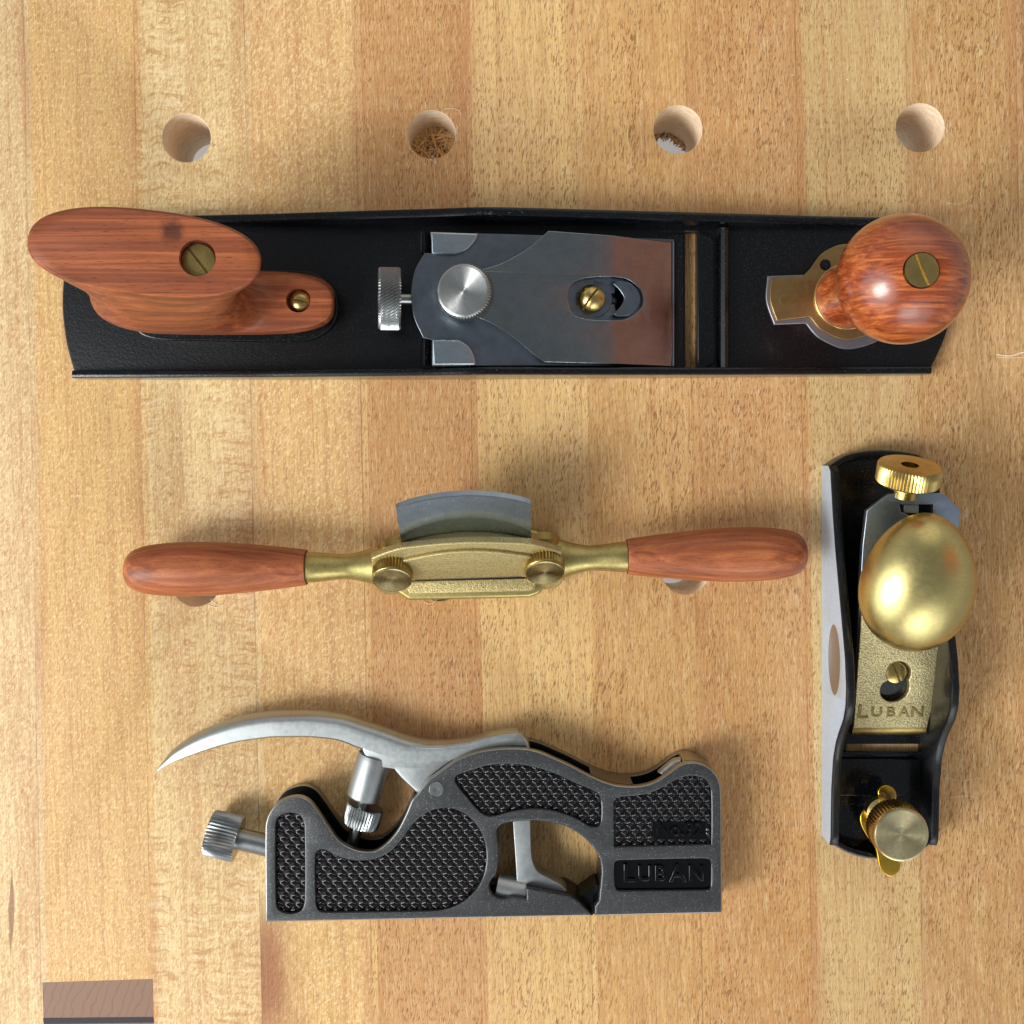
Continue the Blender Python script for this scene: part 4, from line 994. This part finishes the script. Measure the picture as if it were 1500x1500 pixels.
    kn = lathe('front_knob', [(6.4, -hk), (6.4, -hk + 3), (4.6, -hk + 5), (4.6, -10.0), (10.3, -9.6), (10.9, -9.0), (10.9, -5), (10.9, -1.2), (10.5, -0.3), (10.3, 0)], kt, axk, M['brass'], r, knurl=(5, 7, 52, 0.55, 0))
    lathe('spun_face', [(10.35, -0.3), (10.3, 0.05), (9.9, 0.2)] + [(9.9 * (1 - q / 16) + 0.02, 0.2 - 0.7 * q / 16) for q in range(1, 17)], kt + axk * 0.55 * MM, axk, M['brass_spun'], kn, 96, smooth=50)
    return r
def sphere_me(rad, nu, nv):
    vs = [(0, 0, rad)]; fs = []
    for j in range(1, nv):
        t_ = math.pi * j / nv
        for i in range(nu):
            p = 2 * math.pi * i / nu; vs.append((rad * math.sin(t_) * math.cos(p), rad * math.sin(t_) * math.sin(p), rad * math.cos(t_)))
    vs.append((0, 0, -rad)); last = len(vs) - 1
    for i in range(nu): fs.append((0, 1 + i, 1 + (i + 1) % nu))
    for j in range(nv - 2):
        a = 1 + j * nu; b = a + nu
        for i in range(nu): fs.append((a + i, b + i, b + (i + 1) % nu, a + (i + 1) % nu))
    a = 1 + (nv - 2) * nu
    for i in range(nu): fs.append((last, a + (i + 1) % nu, a + i))
    return vs, fs
M['steel_cheek'] = metal('ground_cheek_steel', (206, 226, 248), 0.5, brushed=(3, 3, 0.3), blotch=0.06, metallic=0.6)
M['dimple'] = metal('milled_dimple', (172, 172, 174), 0.4)
M['blade_blue'] = metal('satin_blade_steel', (150, 164, 178), 0.36, bumpd=0.012, bscale=2.6)
M['bronze_cast2'] = metal('pale_gold_cast', (204, 190, 142), 0.42, bumpd=0.32, bscale=1.5, metallic=0.85)
M['brass_letter'] = metal('worn_brass_letters', (128, 114, 74), 0.35, bumpd=0.05, bscale=2)
M['brass_yellow'] = metal('yellow_brass', (226, 184, 70), 0.25)
block()

# ------------------------------------------------------------------ light
w = bpy.data.worlds.new('World'); scene.world = w; w.use_nodes = True
nt = w.node_tree; bg = nt.nodes['Background']
tc = nt.nodes.new('ShaderNodeTexCoord'); sp = nt.nodes.new('ShaderNodeSeparateXYZ'); nt.links.new(tc.outputs['Generated'], sp.inputs[0])
rp = nt.nodes.new('ShaderNodeValToRGB'); nt.links.new(sp.outputs[2], rp.inputs[0])
cr_ = rp.color_ramp; cr_.elements[0].position = 0.0; cr_.elements[0].color = (0.40, 0.38, 0.36, 1)
cr_.elements[1].position = 1.0; cr_.elements[1].color = (0.20, 0.21, 0.22, 1)
e = cr_.elements.new(0.35); e.color = (0.52, 0.52, 0.52, 1)
e = cr_.elements.new(0.75); e.color = (0.26, 0.27, 0.29, 1)
def glow(prev, d, a, b, colr):               # soft bright patch in the surroundings: windows and an added copper glow
    nm = nt.nodes.new('ShaderNodeVectorMath'); nm.operation = 'NORMALIZE'; nt.links.new(tc.outputs['Generated'], nm.inputs[0])
    dt = nt.nodes.new('ShaderNodeVectorMath'); dt.operation = 'DOT_PRODUCT'; nt.links.new(nm.outputs[0], dt.inputs[0]); dt.inputs[1].default_value = Vector(d).normalized()
    mr = nt.nodes.new('ShaderNodeMapRange'); mr.interpolation_type = 'SMOOTHSTEP'; nt.links.new(dt.outputs['Value'], mr.inputs[0])
    mr.inputs[1].default_value = a; mr.inputs[2].default_value = b
    mx = nt.nodes.new('ShaderNodeMix'); mx.data_type = 'RGBA'; nt.links.new(mr.outputs[0], mx.inputs[0]); nt.links.new(prev, mx.inputs[6]); mx.inputs[7].default_value = (*colr, 1)
    return mx.outputs[2]
o1 = glow(rp.outputs[0], (-0.78, -0.36, 0.52), 0.80, 0.90, (2.1, 2.2, 2.3))
o2 = glow(o1, (0.25, -0.88, 0.38), 0.88, 0.94, (1.5, 1.6, 1.7))
o3 = glow(o2, (0.2, 0.8, 0.5), 0.88, 0.95, (0.9, 0.85, 0.78))
added_copper = glow(o3, (0.78, 0.16, 0.58), 0.956, 0.974, (0.55, 0.24, 0.16))  # warm patch added to the surroundings so the lever cap reflects copper
nt.links.new(added_copper, bg.inputs[0]); bg.inputs[1].default_value = 0.88

def area(name, loc, size, power, col, target=(0, -0.02, 0), sy=None):
    la = bpy.data.lights.new(name, 'AREA'); la.shape = 'RECTANGLE'; la.size = size; la.size_y = sy or size; la.energy = power; la.color = col
    o = bpy.data.objects.new(name, la); C.objects.link(o); o.location = loc
    o.rotation_euler = (Vector(target) - Vector(loc)).to_track_quat('-Z', 'Y').to_euler()
area('window_light', (-1.2, -0.62, 1.15), 0.55, 24, (1.0, 0.98, 0.94), sy=0.75)
area('second_window_light', (0.3, -1.5, 0.85), 0.8, 4, (1.0, 0.98, 0.95), sy=0.6)

# ------------------------------------------------------------------ camera
cam = bpy.data.cameras.new('camera'); co = bpy.data.objects.new('camera', cam); C.objects.link(co)
co.location = (0, 0, D * MM); co.rotation_euler = (0, 0, 0)
cam.sensor_width = 36; cam.angle = 2 * math.atan((1500 / S / 2) / D)
cam.shift_y = -(750 - CY) / 1500
cam.clip_start = 0.01; cam.clip_end = 20
scene.camera = co
vs_ = scene.view_settings; vs_.view_transform = 'Standard'; vs_.look = 'None'; vs_.exposure = 0.08; vs_.gamma = 1
